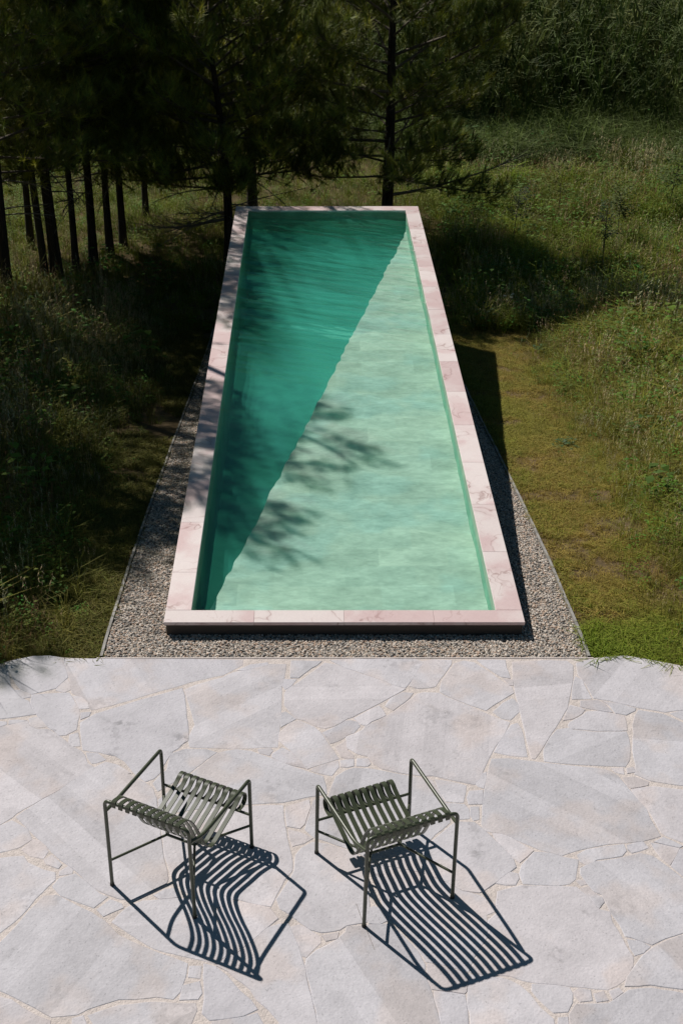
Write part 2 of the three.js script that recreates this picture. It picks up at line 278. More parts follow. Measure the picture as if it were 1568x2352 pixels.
stone([.927,-7.227,1.026,-7.203,1.147,-7.161,1.131,-7.082,1.106,-6.988,.992,-7.000,.957,-7.106]);
stone([.992,-6.973,1.113,-6.961,1.137,-6.918,1.135,-6.823,1.052,-6.812,1.029,-6.866]);
stone([.201,-7.261,.278,-7.327,.328,-7.352,.444,-7.346,.542,-7.321,.663,-7.284,.760,-7.257,.902,-7.221,.940,-7.094,.982,-6.955,.996,-6.852,.989,-6.776,.879,-6.669,.826,-6.593,.712,-6.508,.635,-6.466,.413,-6.435,.336,-6.487,.258,-6.531,.130,-6.595,.034,-6.638,-.025,-6.710,.019,-6.920,.035,-7.008,.142,-7.047,.173,-7.165]);
stone([-.166,-6.938,-.005,-7.008,.002,-6.932,-.037,-6.765,-.067,-6.723,-.155,-6.745]);
stone([-.145,-6.703,-.063,-6.671,.016,-6.621,-.040,-6.582,-.113,-6.550]);
stone([.478,-6.406,.650,-6.447,.732,-6.500,.845,-6.574,1.006,-6.745,1.049,-6.781,1.164,-6.775,1.197,-6.736,1.257,-6.649,1.328,-6.542,1.388,-6.420,1.398,-6.350,1.327,-6.291,1.242,-6.211,1.160,-6.142,1.130,-6.123,1.021,-6.142,.920,-6.221,.777,-6.302,.630,-6.342,.484,-6.373]);
stone([.420,-6.385,.479,-6.352,.628,-6.326,.774,-6.283,.916,-6.201,1.016,-6.129,1.112,-6.094,1.215,-6.017,1.215,-5.962,1.146,-5.927,1.135,-5.750,1.032,-5.594,.984,-5.473,.841,-5.525,.733,-5.551,.716,-5.592,.637,-5.759,.545,-5.878,.493,-5.991]);
stone([.386,-5.979,.418,-5.992,.488,-5.979,.511,-5.887,.455,-5.854,.386,-5.858]);
stone([.240,-5.825,.340,-5.829,.512,-5.845,.603,-5.730,.678,-5.624,.712,-5.521,.706,-5.445,.726,-5.361,.740,-5.287,.752,-5.190,.769,-5.083,.767,-4.987,.074,-4.987,.049,-5.182,.023,-5.303,-.018,-5.513,-.011,-5.563,.049,-5.631,.176,-5.711,.239,-5.782]);
stone([.739,-5.526,.837,-5.502,.974,-5.451,.953,-5.323,.945,-5.307,.808,-5.331,.752,-5.339,.736,-5.403]);
stone([.764,-5.316,.939,-5.288,.941,-5.206,.933,-4.987,.788,-4.987,.785,-5.174,.765,-5.254]);
stone([.993,-5.441,1.077,-5.433,1.184,-5.416,1.232,-5.396,1.285,-5.358,1.330,-5.302,1.380,-5.197,1.447,-5.117,1.443,-4.987,.953,-4.987,.968,-5.158,.955,-5.222,.972,-5.320]);
stone([1.258,-6.125,1.412,-6.176,1.596,-6.169,1.670,-6.169,1.778,-6.163,1.835,-6.083,1.886,-5.970,1.953,-5.951,1.951,-5.867,1.986,-5.730,2.024,-5.580,2.009,-5.513,1.949,-5.421,1.877,-5.364,1.819,-5.339,1.601,-5.364,1.401,-5.389,1.315,-5.408,1.238,-5.444,1.121,-5.456,1.003,-5.465,1.049,-5.573,1.152,-5.732,1.162,-5.874,1.233,-5.942,1.237,-6.029]);
stone([1.368,-5.368,1.498,-5.358,1.587,-5.341,1.594,-5.302,1.583,-5.240,1.545,-5.177,1.466,-5.169,1.425,-5.224,1.362,-5.326]);
stone([1.608,-5.310,1.644,-5.337,1.707,-5.325,1.706,-5.256,1.640,-5.248]);
stone([1.735,-5.300,1.788,-5.316,1.805,-5.256,1.741,-5.245]);
stone([1.833,-5.318,1.893,-5.341,1.906,-5.316,1.837,-5.263]);
stone([1.560,-5.149,1.611,-5.219,1.811,-5.227,1.890,-5.276,1.954,-5.323,2.090,-5.339,2.274,-5.298,2.493,-5.282,2.411,-4.987,1.544,-4.987]);
stone([1.490,-5.125,1.537,-5.132,1.532,-5.064,1.473,-5.064]);
stone([1.936,-5.361,1.962,-5.418,2.029,-5.502,2.096,-5.587,2.170,-5.647,2.299,-5.718,2.390,-5.754,2.653,-5.854,2.507,-5.333,2.285,-5.341,2.175,-5.358,2.091,-5.374]);
stone([2.027,-5.720,2.104,-5.702,2.153,-5.666,2.098,-5.620,2.049,-5.599]);
stone([1.845,-6.336,1.944,-6.395,2.130,-6.426,2.277,-6.473,2.354,-6.447,2.435,-6.344,2.485,-6.273,2.511,-6.231,2.712,-6.066,2.666,-5.900,2.398,-5.785,2.267,-5.738,2.172,-5.686,2.058,-5.742,2.024,-5.748,2.010,-5.843,1.974,-5.945,1.960,-6.019,1.942,-6.103,1.895,-6.133,1.859,-6.219,1.836,-6.287]);
stone([1.813,-6.159,1.854,-6.169,1.891,-6.107,1.933,-6.068,1.934,-6.036,1.900,-5.987,1.857,-6.089]);
stone([1.795,-6.223,1.840,-6.228,1.848,-6.199,1.816,-6.187]);
stone([1.451,-6.365,1.550,-6.487,1.668,-6.473,1.737,-6.437,1.836,-6.416,1.805,-6.328,1.782,-6.241,1.740,-6.201,1.665,-6.188,1.434,-6.201,1.424,-6.287]);
stone([1.305,-6.318,1.402,-6.283,1.403,-6.247,1.374,-6.192,1.254,-6.201,1.297,-6.255]);
stone([1.400,-6.626,1.468,-6.563,1.542,-6.502,1.436,-6.395,1.379,-6.479,1.301,-6.627,1.283,-6.669,1.347,-6.660]);
stone([1.845,-6.460,1.919,-6.509,2.181,-6.563,2.182,-6.504,2.143,-6.456,1.963,-6.424,1.893,-6.365,1.857,-6.402]);
stone([2.208,-6.552,2.318,-6.584,2.341,-6.535,2.220,-6.488,2.207,-6.514]);
stone([2.374,-6.574,2.553,-6.521,2.457,-6.375,2.417,-6.441]);
stone([2.467,-6.358,2.566,-6.516,2.827,-6.478,2.721,-6.099,2.522,-6.271]);
stone([2.401,-6.589,2.476,-6.627,2.582,-6.544,2.568,-6.540]);
stone([2.363,-7.119,2.527,-7.149,2.735,-7.112,2.991,-7.064,2.845,-6.542,2.602,-6.587,2.498,-6.652,2.476,-6.679,2.444,-6.877,2.380,-7.015]);
stone([2.325,-7.245,2.413,-7.257,2.500,-7.199,2.486,-7.170,2.356,-7.140,2.339,-7.165]);
stone([-2.188,-6.736,-2.115,-6.792,-1.990,-6.706,-1.941,-6.610,-2.010,-6.540,-2.136,-6.492,-2.358,-6.462,-2.402,-6.648]);
stone([-1.924,-6.606,-1.848,-6.584,-1.809,-6.493,-1.823,-6.436,-1.914,-6.456,-1.984,-6.514]);
stone([-1.813,-6.418,-1.772,-6.457,-1.693,-6.369,-1.702,-6.342,-1.793,-6.381]);
stone([-1.688,-6.306,-1.641,-6.354,-1.609,-6.318,-1.606,-6.295,-1.691,-6.277]);
stone([-2.349,-6.420,-2.123,-6.426,-1.970,-6.447,-1.929,-6.387,-1.802,-6.316,-1.725,-6.295,-1.714,-6.231,-1.750,-6.182,-1.817,-6.065,-1.852,-5.979,-1.916,-5.867,-1.987,-5.781,-2.167,-5.643]);
stone([-1.710,-6.176,-1.679,-6.243,-1.584,-6.282,-1.483,-6.186,-1.397,-6.105,-1.340,-6.080,-1.413,-5.993,-1.575,-6.067,-1.643,-6.098]);
stone([-1.385,-5.970,-1.314,-6.054,-1.239,-6.017,-1.223,-5.991,-1.338,-5.919]);
stone([-2.139,-5.521,-1.966,-5.684,-1.891,-5.812,-1.832,-5.951,-1.754,-6.083,-1.678,-6.092,-1.574,-6.025,-1.424,-5.940,-1.330,-5.874,-1.228,-5.756,-1.091,-5.675,-.944,-5.606,-.855,-5.571,-.765,-5.528,-.770,-5.428,-.794,-5.315,-.826,-5.267,-.927,-5.284,-1.053,-5.267,-1.154,-5.267,-1.331,-5.195,-1.391,-5.155,-1.539,-5.139,-1.702,-5.235,-1.852,-5.316,-2.119,-5.436]);
stone([-2.109,-5.394,-1.880,-5.274,-1.809,-5.251,-1.657,-5.149,-1.551,-5.102,-1.520,-4.987,-2.014,-4.987]);
stone([-1.319,-5.141,-1.145,-5.211,-.936,-5.235,-.823,-5.227,-.692,-5.227,-.683,-5.182,-.708,-5.083,-.707,-4.987,-1.235,-4.987,-1.279,-5.095]);
stone([-1.407,-5.117,-1.357,-5.139,-1.318,-5.064,-1.403,-5.064]);
stone([-.741,-5.509,-.679,-5.509,-.680,-5.423,-.742,-5.431]);
stone([-.770,-5.359,-.677,-5.391,-.659,-5.303,-.676,-5.267,-.781,-5.259]);
stone([-.653,-5.526,-.588,-5.501,-.516,-5.433,-.430,-5.316,-.360,-5.251,-.319,-5.190,-.398,-5.146,-.592,-5.116,-.634,-5.160,-.628,-5.271]);
stone([-.576,-5.094,-.391,-5.124,-.318,-5.155,-.242,-4.987,-.580,-4.987]);

// ---------------------------------------------------------------- the pool
const X0 = -1.26, X1 = 1.861, Z0 = -9.105, Z1 = -21.64;      // outside of the coping
const I0 = -1.034, I1 = 1.63, J0 = -9.295, J1 = -21.39;      // inside of the coping
const TOP = 0.115, WATER = 0.106;
const marbleTex = [0, 1, 2, 3].map((k) => texture(768, (u, v) => {
  const wx = fbm(u, v, 4, 4, 300 + k) - 0.5, wy = fbm(u, v, 4, 4, 320 + k) - 0.5;
  const cloud = fbm(u + wx * 0.2, v + wy * 0.2, 3, 5, 340 + k), cloud2 = fbm(u, v, 9, 4, 360 + k);
  let rr = 0.93, gg = 0.885, bb = 0.875;
  const pink = smooth(0.42, 0.68, cloud) * 0.8 + 0.25 * (cloud2 - 0.4);
  rr -= 0.065 * pink; gg -= 0.125 * pink; bb -= 0.118 * pink;
  const f1 = Math.abs(fbm(u + wx * 0.35, v + wy * 0.35, 3, 5, 380 + k, 2) - 0.5), f2 = Math.abs(fbm(u + wx * 0.2, v + wy * 0.3, 6, 5, 400 + k, 4) - 0.5);
  const g1 = smooth(0.40, 0.60, fbm(u, v, 4, 3, 420 + k)), g2 = smooth(0.45, 0.62, fbm(u, v, 5, 3, 440 + k));
  const vein = Math.max(0, 1 - f1 / 0.009) * (0.35 + 0.65 * g1) + 0.6 * Math.max(0, 1 - f2 / 0.007) * g2 + 0.30 * Math.max(0, 1 - f1 / 0.05) * g1;
  rr -= 0.14 * vein; gg -= 0.175 * vein; bb -= 0.178 * vein;
  const grain = (fbm(u, v, 200, 1, 460 + k) - 0.5) * 0.03;
  return [rr + grain, gg + grain, bb + grain];
}));
const marble = []; for (let k = 0; k < 4; k++) for (const t of [1, 0.93]) marble.push(std({ map: marbleTex[k], color: col(t, t * 0.985, t * 0.985), roughness: 0.42 }));
const pool = thing('swimming_pool', 'long raised swimming pool with pink marble coping and green water', 'pool');
let slabs = 0;
function slab(x0, x1, z0, z1) {
  const w = x1 - x0 - 0.0013, d = z0 - z1 - 0.0013, th = 0.032;
  const g = new RoundedBoxGeometry(w, th, d, 2, 0.004); g.translate((x0 + x1) / 2, TOP - th / 2 + R(-0.0006, 0.0006), (z0 + z1) / 2);
  worldUV(g, 1.7, R(0, 9), R(0, 9), [0, Math.PI / 2][slabs % 2] + R(-0.3, 0.3));
  part(numbered('marble_slab'), g, marble[Math.floor(rnd() * marble.length)], pool); slabs++;
}
for (let i = 0; i < 4; i++) { const w = (X1 - X0) / 4; slab(X0 + i * w, X0 + (i + 1) * w, Z0, J0); slab(X0 + i * w, X0 + (i + 1) * w, J1, Z1); }
for (const [a, b, o] of [[X0, I0, 0], [I1, X1, 0.36]]) {
  let z = J0, k = 0;
  while (z > J1 + 0.01) { let e = k === 0 ? z - 0.62 - o : z - 0.915; if (e < J1 + 0.4) e = J1; slab(a, b, z, e); z = e; k++; }
}
const plasterTex = texture(512, (u, v) => { const a = fbm(u, v, 5, 5, 501), b = fbm(u, v, 40, 3, 502), l = 0.74 + 0.13 * (a - 0.5) + 0.10 * (b - 0.5); return [l * 0.86, l * 0.985, l * 0.88]; });
const plaster = std({ map: plasterTex, roughness: 0.85 });
const shadedPlaster = std({ map: plasterTex, color: col(0.52, 0.66, 0.60), roughness: 0.85 });  // plaster darkened with painted shade, for all but the sunlit right wall
const wallIn = 0.006, wallOut = 0.03, yTopWall = TOP - 0.0325;
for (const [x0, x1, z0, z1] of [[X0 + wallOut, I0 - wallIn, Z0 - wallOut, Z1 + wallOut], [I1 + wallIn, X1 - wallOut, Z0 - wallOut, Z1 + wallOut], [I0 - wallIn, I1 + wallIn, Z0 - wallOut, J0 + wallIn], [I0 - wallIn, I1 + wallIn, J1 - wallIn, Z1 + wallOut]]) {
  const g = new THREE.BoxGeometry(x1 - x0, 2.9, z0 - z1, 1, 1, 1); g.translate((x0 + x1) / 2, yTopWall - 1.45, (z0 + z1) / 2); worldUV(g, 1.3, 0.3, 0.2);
  part('basin_wall', g, x0 > I1 - 0.1 ? plaster : shadedPlaster, pool);
}
const dark = std({ color: col(0.07, 0.058, 0.05), roughness: 0.9 });  // thin outer cladding; the shade below the coping is put into its colour
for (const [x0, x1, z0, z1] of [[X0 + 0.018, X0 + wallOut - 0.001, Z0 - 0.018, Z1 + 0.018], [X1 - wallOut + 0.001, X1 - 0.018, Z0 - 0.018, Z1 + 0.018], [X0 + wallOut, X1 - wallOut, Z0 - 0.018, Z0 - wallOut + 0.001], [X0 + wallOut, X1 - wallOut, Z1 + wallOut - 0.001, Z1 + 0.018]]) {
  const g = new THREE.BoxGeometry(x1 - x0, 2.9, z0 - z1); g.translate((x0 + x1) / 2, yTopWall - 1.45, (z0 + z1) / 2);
  part('shaded_plinth', g, dark, pool);
}
// the floor: a shallow ledge on one side of the diagonal, a deeper sloping trough on the other
const LY = -0.17;
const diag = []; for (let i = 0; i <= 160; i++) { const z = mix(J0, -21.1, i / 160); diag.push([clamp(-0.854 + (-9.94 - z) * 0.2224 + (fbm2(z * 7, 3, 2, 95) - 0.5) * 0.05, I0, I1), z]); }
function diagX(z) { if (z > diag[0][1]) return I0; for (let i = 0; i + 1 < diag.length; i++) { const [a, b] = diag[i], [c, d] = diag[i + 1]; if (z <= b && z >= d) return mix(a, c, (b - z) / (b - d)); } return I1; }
const bedTex = texture(1024, (u, v) => {                     // mottled pale stone slabs with a thin green growth
  const cell = (n, m, s) => { const iy = Math.floor(v * m), off = (iy % 2) * 0.5, ix = Math.floor(u * n + off); return hash(ix % n, iy, s); };
  const a = fbm(u, v, 5, 5, 521), b = fbm(u, v, 18, 4, 522, 34), c = fbm(u, v, 60, 2, 523, 130);
  const l = 0.885 + 0.10 * (a - 0.5) + 0.16 * (b - 0.5) + 0.10 * (c - 0.5) + 0.07 * (cell(4, 8, 3) - 0.5);
  const g = smooth(0.46, 0.66, fbm(u, v, 4, 4, 524)) * 0.8 + 0.35 * (cell(4, 8, 9) - 0.4);
  return [l * (1.0 - 0.06 * g), l * (0.89 - 0.01 * g), l * (0.855 + 0.015 * g)];
});
const bed = std({ map: bedTex, roughness: 0.9 });
const wave = []; for (let i = 0; i < 22; i++) { const L = 0.11 * Math.pow(1.155, i) * R(0.9, 1.1), a = R(-0.26, 0.26) - 0.42; wave.push([Math.sin(a) * 6.2832 / L, Math.cos(a) * 6.2832 / L, R(0, 6.28), L]); }
function ripple(x, z, sl = 1) { let h = 0; for (const [kx, kz, p, L] of wave) h += Math.sin(kx * x + kz * z + p) * L; const gust = 0.45 + 0.95 * smooth(0.30, 0.72, fbm2(x * 0.55 + 3, z * 0.28, 2, 61)); return h * sl * gust; }
function chop(x, z) { let h = 0; for (const [kx, kz, p, L] of wave) if (L < 0.55) { const w = Math.sin(kx * x + kz * z + p); h += (1 - Math.abs(w)) * L * 1.2; } return h * (0.5 + 0.9 * smooth(0.3, 0.7, fbm2(x * 0.6 + 3, z * 0.35, 2, 61))) - 0.1; }
function sheet(nx, nz, xl, xr, y, z0 = J0 + 0.004, z1 = J1 - 0.004) {
  const p = [], uv = [], idx = [];
  for (let j = 0; j <= nz; j++) for (let i = 0; i <= nx; i++) { const z = mix(z0, z1, j / nz), x = mix(xl(z), xr(z), i / nx); p.push(x, y(x, z), z); uv.push(x / 2.7, z / 2.7); }
  for (let j = 0; j < nz; j++) for (let i = 0; i < nx; i++) { const a = j * (nx + 1) + i; idx.push(a, a + 1, a + nx + 1, a + 1, a + nx + 2, a + nx + 1); }
  const g = new THREE.BufferGeometry(); g.setAttribute('position', new THREE.Float32BufferAttribute(p, 3)); g.setAttribute('uv', new THREE.Float32BufferAttribute(uv, 2)); g.setIndex(idx); g.computeVertexNormals();
  return g;
}
const wl = () => I0 - wallIn + 0.001, wr = () => I1 + wallIn - 0.001;
{
  const ledge = sheet(40, 240, diagX, wr, (x, z) => LY + ripple(x * 1.1 + 2, z * 1.1, 0.0042) + (fbm2(x * 3, z * 5, 2, 71) - 0.5) * 0.03);  // bed shaped in ripples so its shading imitates caustic streaks
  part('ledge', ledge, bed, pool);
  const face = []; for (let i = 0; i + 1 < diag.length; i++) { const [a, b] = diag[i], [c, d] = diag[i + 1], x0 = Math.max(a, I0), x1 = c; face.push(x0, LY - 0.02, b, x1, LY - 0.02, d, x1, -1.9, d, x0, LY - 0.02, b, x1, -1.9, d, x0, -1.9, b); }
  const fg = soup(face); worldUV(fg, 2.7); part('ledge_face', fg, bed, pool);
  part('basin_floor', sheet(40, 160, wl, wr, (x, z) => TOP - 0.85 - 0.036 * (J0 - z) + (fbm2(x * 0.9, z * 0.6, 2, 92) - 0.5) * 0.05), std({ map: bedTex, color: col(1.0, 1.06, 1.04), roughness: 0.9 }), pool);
}
// ---------------------------------------------------------------- the water: a rippled surface over milky layers that thicken the colour with depth
const water = kind(new THREE.Group(), 'structure', 'clear green pool water with fine ripples'); water.name = 'water'; scene.add(water);
{
  const M = (c, t, o = {}) => new THREE.MeshPhysicalMaterial({ color: col(...c), transmission: t, thickness: 0, ior: 1.0, specularIntensity: 0, roughness: 0.0, ...o });
  part('water_surface', sheet(110, 480, wl, wr, (x, z) => WATER + ripple(x, z, 0.0022 * (0.6 + 3.6 * smooth(-12, -20, z)))), M([0.93, 0.99, 0.965], 1, { ior: 1.33, specularIntensity: 1, roughness: 0.03, }), water);
  const haze = (c, o) => new THREE.MeshPhysicalMaterial({ color: col(...c), transparent: true, opacity: o, roughness: 1, specularIntensity: 0 });
  const dx = (z) => diagX(z) - 0.004, wob = (z) => 0.005 + 0.010 * smooth(-12, -20, z), floorY = (z) => TOP - 0.85 - 0.036 * (J0 - z);
  part('water_layer', sheet(60, 260, wl, wr, () => -0.02), M([0.765, 0.975, 0.94], 1), water);
  part('water_layer', sheet(120, 500, wl, wr, (x, z) => -0.055 + chop(x, z) * mix(0.006, 0.024, smooth(-13, -19.5, z - 0.6 * x))), haze([0.14, 0.66, 0.47], 0.10), water);
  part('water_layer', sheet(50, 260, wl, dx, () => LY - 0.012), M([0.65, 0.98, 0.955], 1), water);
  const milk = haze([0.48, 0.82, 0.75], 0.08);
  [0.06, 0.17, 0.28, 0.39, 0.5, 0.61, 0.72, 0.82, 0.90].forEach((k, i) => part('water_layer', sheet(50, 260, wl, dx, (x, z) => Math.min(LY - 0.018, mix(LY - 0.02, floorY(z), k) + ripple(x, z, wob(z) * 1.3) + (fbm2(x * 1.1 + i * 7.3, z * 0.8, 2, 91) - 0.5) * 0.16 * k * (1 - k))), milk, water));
}

// ---------------------------------------------------------------- gravel bed and its kerbs
const GL = -1.745, GR = 2.345, GZ = -8.752;
const gravelTex = texture(512, (u, v) => { const a = fbm(u, v, 50, 2, 601), b = fbm(u, v, 110, 2, 602), l = 0.42 + 0.5 * (a - 0.5) + 0.5 * (b - 0.5); return [l * 1.04, l * 0.97, l * 0.9]; });
const gravelBase = std({ map: gravelTex, roughness: 1 });
const bedY = (x, z) => groundY(0, z) + 0.02 + 0.028 * smooth(-10.2, -9, z);
{
  const p = [], idx = [];
  const strip = (x0, x1, z0, z1, n) => { for (let i = 0; i < n; i++) { const a = mix(z0, z1, i / n), b = mix(z0, z1, (i + 1) / n), k = p.length / 3; p.push(x0, bedY(0, a), a, x1, bedY(0, a), a, x1, bedY(0, b), b, x0, bedY(0, b), b); idx.push(k, k + 1, k + 2, k, k + 2, k + 3); } };
  strip(GL, GR, GZ, Z0 - 0.1, 4); strip(GL, X0 + 0.06, Z0 - 0.1, -22.1, 60); strip(X1 - 0.06, GR, Z0 - 0.1, -22.1, 60);
  const g = new THREE.BufferGeometry(); g.setAttribute('position', new THREE.Float32BufferAttribute(p, 3)); g.setIndex(idx); g.computeVertexNormals(); worldUV(g, 0.9);
  const o = kind(new THREE.Mesh(g, gravelBase), 'structure', 'bed of fine grit below the pebbles'); o.name = 'gravel_ground'; scene.add(o);
  const mk = (s) => { const q = new THREE.IcosahedronGeometry(1, 1); const a = q.attributes.position; for (let i = 0; i < a.count; i++) { const x = a.getX(i), y = a.getY(i), z = a.getZ(i), k = 0.82 + 0.36 * noise(x * 1.7 + 5, y * 1.7 + z * 2.3, s); a.setXYZ(i, x * k, y * k * 0.62, z * k * 0.78); } q.computeVertexNormals(); return q; };
  const pal = [[0.36, 0.33, 0.305], [0.25, 0.235, 0.225], [0.45, 0.39, 0.34], [0.48, 0.37, 0.29], [0.56, 0.50, 0.45], [0.16, 0.155, 0.15], [0.43, 0.31, 0.24], [0.38, 0.34, 0.29], [0.64, 0.57, 0.51]];
  const lists = [[], []];
  const fill = (x0, x1, z0, z1, per) => { const n = Math.round(Math.abs((x1 - x0) * (z1 - z0)) * per); for (let i = 0; i < n; i++) { const x = R(x0, x1), z = R(z0, z1), c = pal[Math.floor(rnd() * pal.length)], k = R(0.8, 1.2); lists[i & 1].push([place(x, bedY(0, z) + R(0.0, 0.010), z, R(0, 6.28), R(0.0065, 0.0135), R(-0.5, 0.5), R(-0.5, 0.5)), col(c[0] * k, c[1] * k, c[2] * k)]); } };
  fill(GL + 0.01, GR - 0.01, GZ - 0.004, Z0 - 0.03, 6000); fill(GL + 0.01, X0 + 0.02, Z0 - 0.03, -16, 4200); fill(GL + 0.01, X0 + 0.02, -16, -22, 2200); fill(X1 - 0.02, GR - 0.01, Z0 - 0.03, -15, 4200); fill(X1 - 0.02, GR - 0.01, -15, -22, 2200);
  const pm = std({ color: col(1.16, 1.15, 1.13), roughness: 0.85 });
  lists.forEach((l, i) => kind(instanced(i ? 'gravel_001' : 'gravel', mk(i + 1), pm, l), 'stuff', 'grey and tan pebble gravel around the raised pool'));
  const kerbTex = grey(256, (u, v) => 0.62 + 0.25 * (fbm(u, v, 6, 5, 611) - 0.5) + 0.15 * (fbm(u, v, 60, 2, 612) - 0.5));
  kerbTex.colorSpace = THREE.SRGBColorSpace;
  const concrete = std({ map: kerbTex, color: col(0.82, 0.78, 0.73), roughness: 0.9 });
  [[GL - 0.024, GL, 'thin concrete kerb between gravel and the shaded ground under the pines', -8.76], [GR, GR + 0.024, 'thin concrete kerb between gravel and the sunny mown lawn', -8.76]].forEach(([x0, x1, label, zs]) => {
    const t = [], n = 60, q = (x, y, z) => [x, y, z];
    for (let i = 0; i < n; i++) {
      const a = mix(zs, -22, i / n), b = mix(zs, -22, (i + 1) / n), ya = bedY(0, a) + 0.022, yb = bedY(0, b) + 0.022;
      const A = q(x0, ya, a), B = q(x1, ya, a), C = q(x1, yb, b), E = q(x0, yb, b);
      t.push(...A, ...B, ...C, ...A, ...C, ...E);
      for (const x of [x0, x1]) t.push(x, ya, a, x, yb, b, x, yb - 0.2, b, x, ya, a, x, yb - 0.2, b, x, ya - 0.2, a);
    }
    const g = soup(t); worldUV(g, 0.7);
    const o = new THREE.Mesh(g, concrete); o.name = numbered('kerb'); kind(o, 'structure', label); scene.add(o);
  });
  const lip = new THREE.BoxGeometry(GR - GL + 0.095, 0.1, 0.014); lip.translate((GR + GL) / 2, -0.047, GZ + 0.0085); worldUV(lip, 0.7);
  const edging = kind(new THREE.Mesh(lip, mortar), 'structure', 'thin edging strip between terrace and gravel'); edging.name = numbered('kerb'); scene.add(edging);
}

// ---------------------------------------------------------------- the two lounge chairs
const green = new THREE.MeshPhysicalMaterial({ color: col(0.056, 0.067, 0.036), roughness: 0.36, clearcoat: 0.25, clearcoatRoughness: 0.35 });
const rubber = std({ color: col(0.02, 0.02, 0.018), roughness: 0.7 });
function rounded(points, r, seg = 8) {                       // a polyline with rounded corners
  const P = points.map((p) => V(...p)), out = [P[0]];
  for (let i = 1; i + 1 < P.length; i++) {
    const a = P[i - 1].clone().sub(P[i]), b = P[i + 1].clone().sub(P[i]), d = Math.min(r, a.length() * 0.49, b.length() * 0.49);
    const s = P[i].clone().add(a.setLength(d)), e = P[i].clone().add(b.setLength(d)), c = new THREE.QuadraticBezierCurve3(s, P[i], e);
    for (let k = 0; k <= seg; k++) out.push(c.getPoint(k / seg));
  }
  out.push(P[P.length - 1]);
  return out;
}
function tube(pts, r, rad = 12, cap = true) {                // exact sweep along given points
  const n = pts.length, T = pts.map((p, i) => pts[Math.min(n - 1, i + 1)].clone().sub(pts[Math.max(0, i - 1)]).normalize());
  let N = V(1, 0, 0); if (Math.abs(T[0].x) > 0.8) N = V(0, 0, 1); N.addScaledVector(T[0], -N.dot(T[0])).normalize();
  const pos = [], nor = [], idx = [];
  for (let i = 0; i < n; i++) {
    N.addScaledVector(T[i], -N.dot(T[i])).normalize(); const B = T[i].clone().cross(N), ri = typeof r === 'function' ? r(i / (n - 1)) : r;
    for (let k = 0; k < rad; k++) { const a = k / rad * 6.28318, d = N.clone().multiplyScalar(Math.cos(a)).addScaledVector(B, Math.sin(a)); pos.push(pts[i].x + d.x * ri, pts[i].y + d.y * ri, pts[i].z + d.z * ri); nor.push(d.x, d.y, d.z); }
  }
  for (let i = 0; i + 1 < n; i++) for (let k = 0; k < rad; k++) { const a = i * rad + k, b = i * rad + (k + 1) % rad; idx.push(a, b, a + rad, b, b + rad, a + rad); }
  if (cap) for (const [i, s] of [[0, -1], [n - 1, 1]]) { const c = pos.length / 3; pos.push(pts[i].x, pts[i].y, pts[i].z); nor.push(T[i].x * s, T[i].y * s, T[i].z * s); for (let k = 0; k < rad; k++) { const a = i * rad + k, b = i * rad + (k + 1) % rad; s < 0 ? idx.push(c, b, a) : idx.push(c, a, b); } }
  const g = new THREE.BufferGeometry(); g.setAttribute('position', new THREE.Float32BufferAttribute(pos, 3)); g.setAttribute('normal', new THREE.Float32BufferAttribute(nor, 3)); g.setIndex(idx);
  return g;
}
function strap(curve, w, th, n) {                            // a flat bar bent along a profile in the y-z plane, edges eased
  const pts = curve.getSpacedPoints(n), pos = [], idx = [], e = 0.0022, ring = [[-w / 2 + e, th / 2], [w / 2 - e, th / 2], [w / 2, th / 2 - e], [w / 2, -th / 2 + e], [w / 2 - e, -th / 2], [-w / 2 + e, -th / 2], [-w / 2, -th / 2 + e], [-w / 2, th / 2 - e]];
  pts.forEach((p, i) => { const a = pts[Math.max(0, i - 1)], b = pts[Math.min(n, i + 1)], ty = b.y - a.y, tz = b.z - a.z, l = Math.hypot(ty, tz), ny = tz / l, nz = -ty / l; for (const [x, h] of ring) pos.push(x, p.y + ny * h, p.z + nz * h); });
  for (let i = 0; i < n; i++) for (let k = 0; k < 8; k++) { const a = i * 8 + k, b = i * 8 + (k + 1) % 8; idx.push(a, a + 8, b, b, a + 8, b + 8); }
  for (let k = 1; k < 7; k++) { idx.push(0, k, k + 1); const o = n * 8; idx.push(o, o + k + 1, o + k); }
  let g = new THREE.BufferGeometry(); g.setAttribute('position', new THREE.Float32BufferAttribute(pos, 3)); g.setIndex(idx); g = g.toNonIndexed();
  // smooth along the bend, crisp across: average normals only between faces that meet at under 30 degrees
  return creased(g);
}
function creased(g) {
  const p = g.attributes.position, map = new Map(), fn = [], key = (i) => [p.getX(i), p.getY(i), p.getZ(i)].map((x) => Math.round(x * 1e5)).join();
  const a = V(0, 0, 0), b = V(0, 0, 0), c = V(0, 0, 0);
  for (let f = 0; f < p.count / 3; f++) { a.fromBufferAttribute(p, f * 3); b.fromBufferAttribute(p, f * 3 + 1).sub(a); c.fromBufferAttribute(p, f * 3 + 2).sub(a); const n = b.clone().cross(c); fn.push(n); for (let k = 0; k < 3; k++) { const q = key(f * 3 + k); (map.get(q) ?? map.set(q, []).get(q)).push(f); } }
  const nor = [];
  for (let f = 0; f < fn.length; f++) for (let k = 0; k < 3; k++) { const s = V(0, 0, 0), me = fn[f].clone().normalize(); for (const o of map.get(key(f * 3 + k))) if (fn[o].clone().normalize().dot(me) > 0.86) s.add(fn[o]); s.normalize(); nor.push(s.x, s.y, s.z); }
  g.setAttribute('normal', new THREE.Float32BufferAttribute(nor, 3)); return g;
}
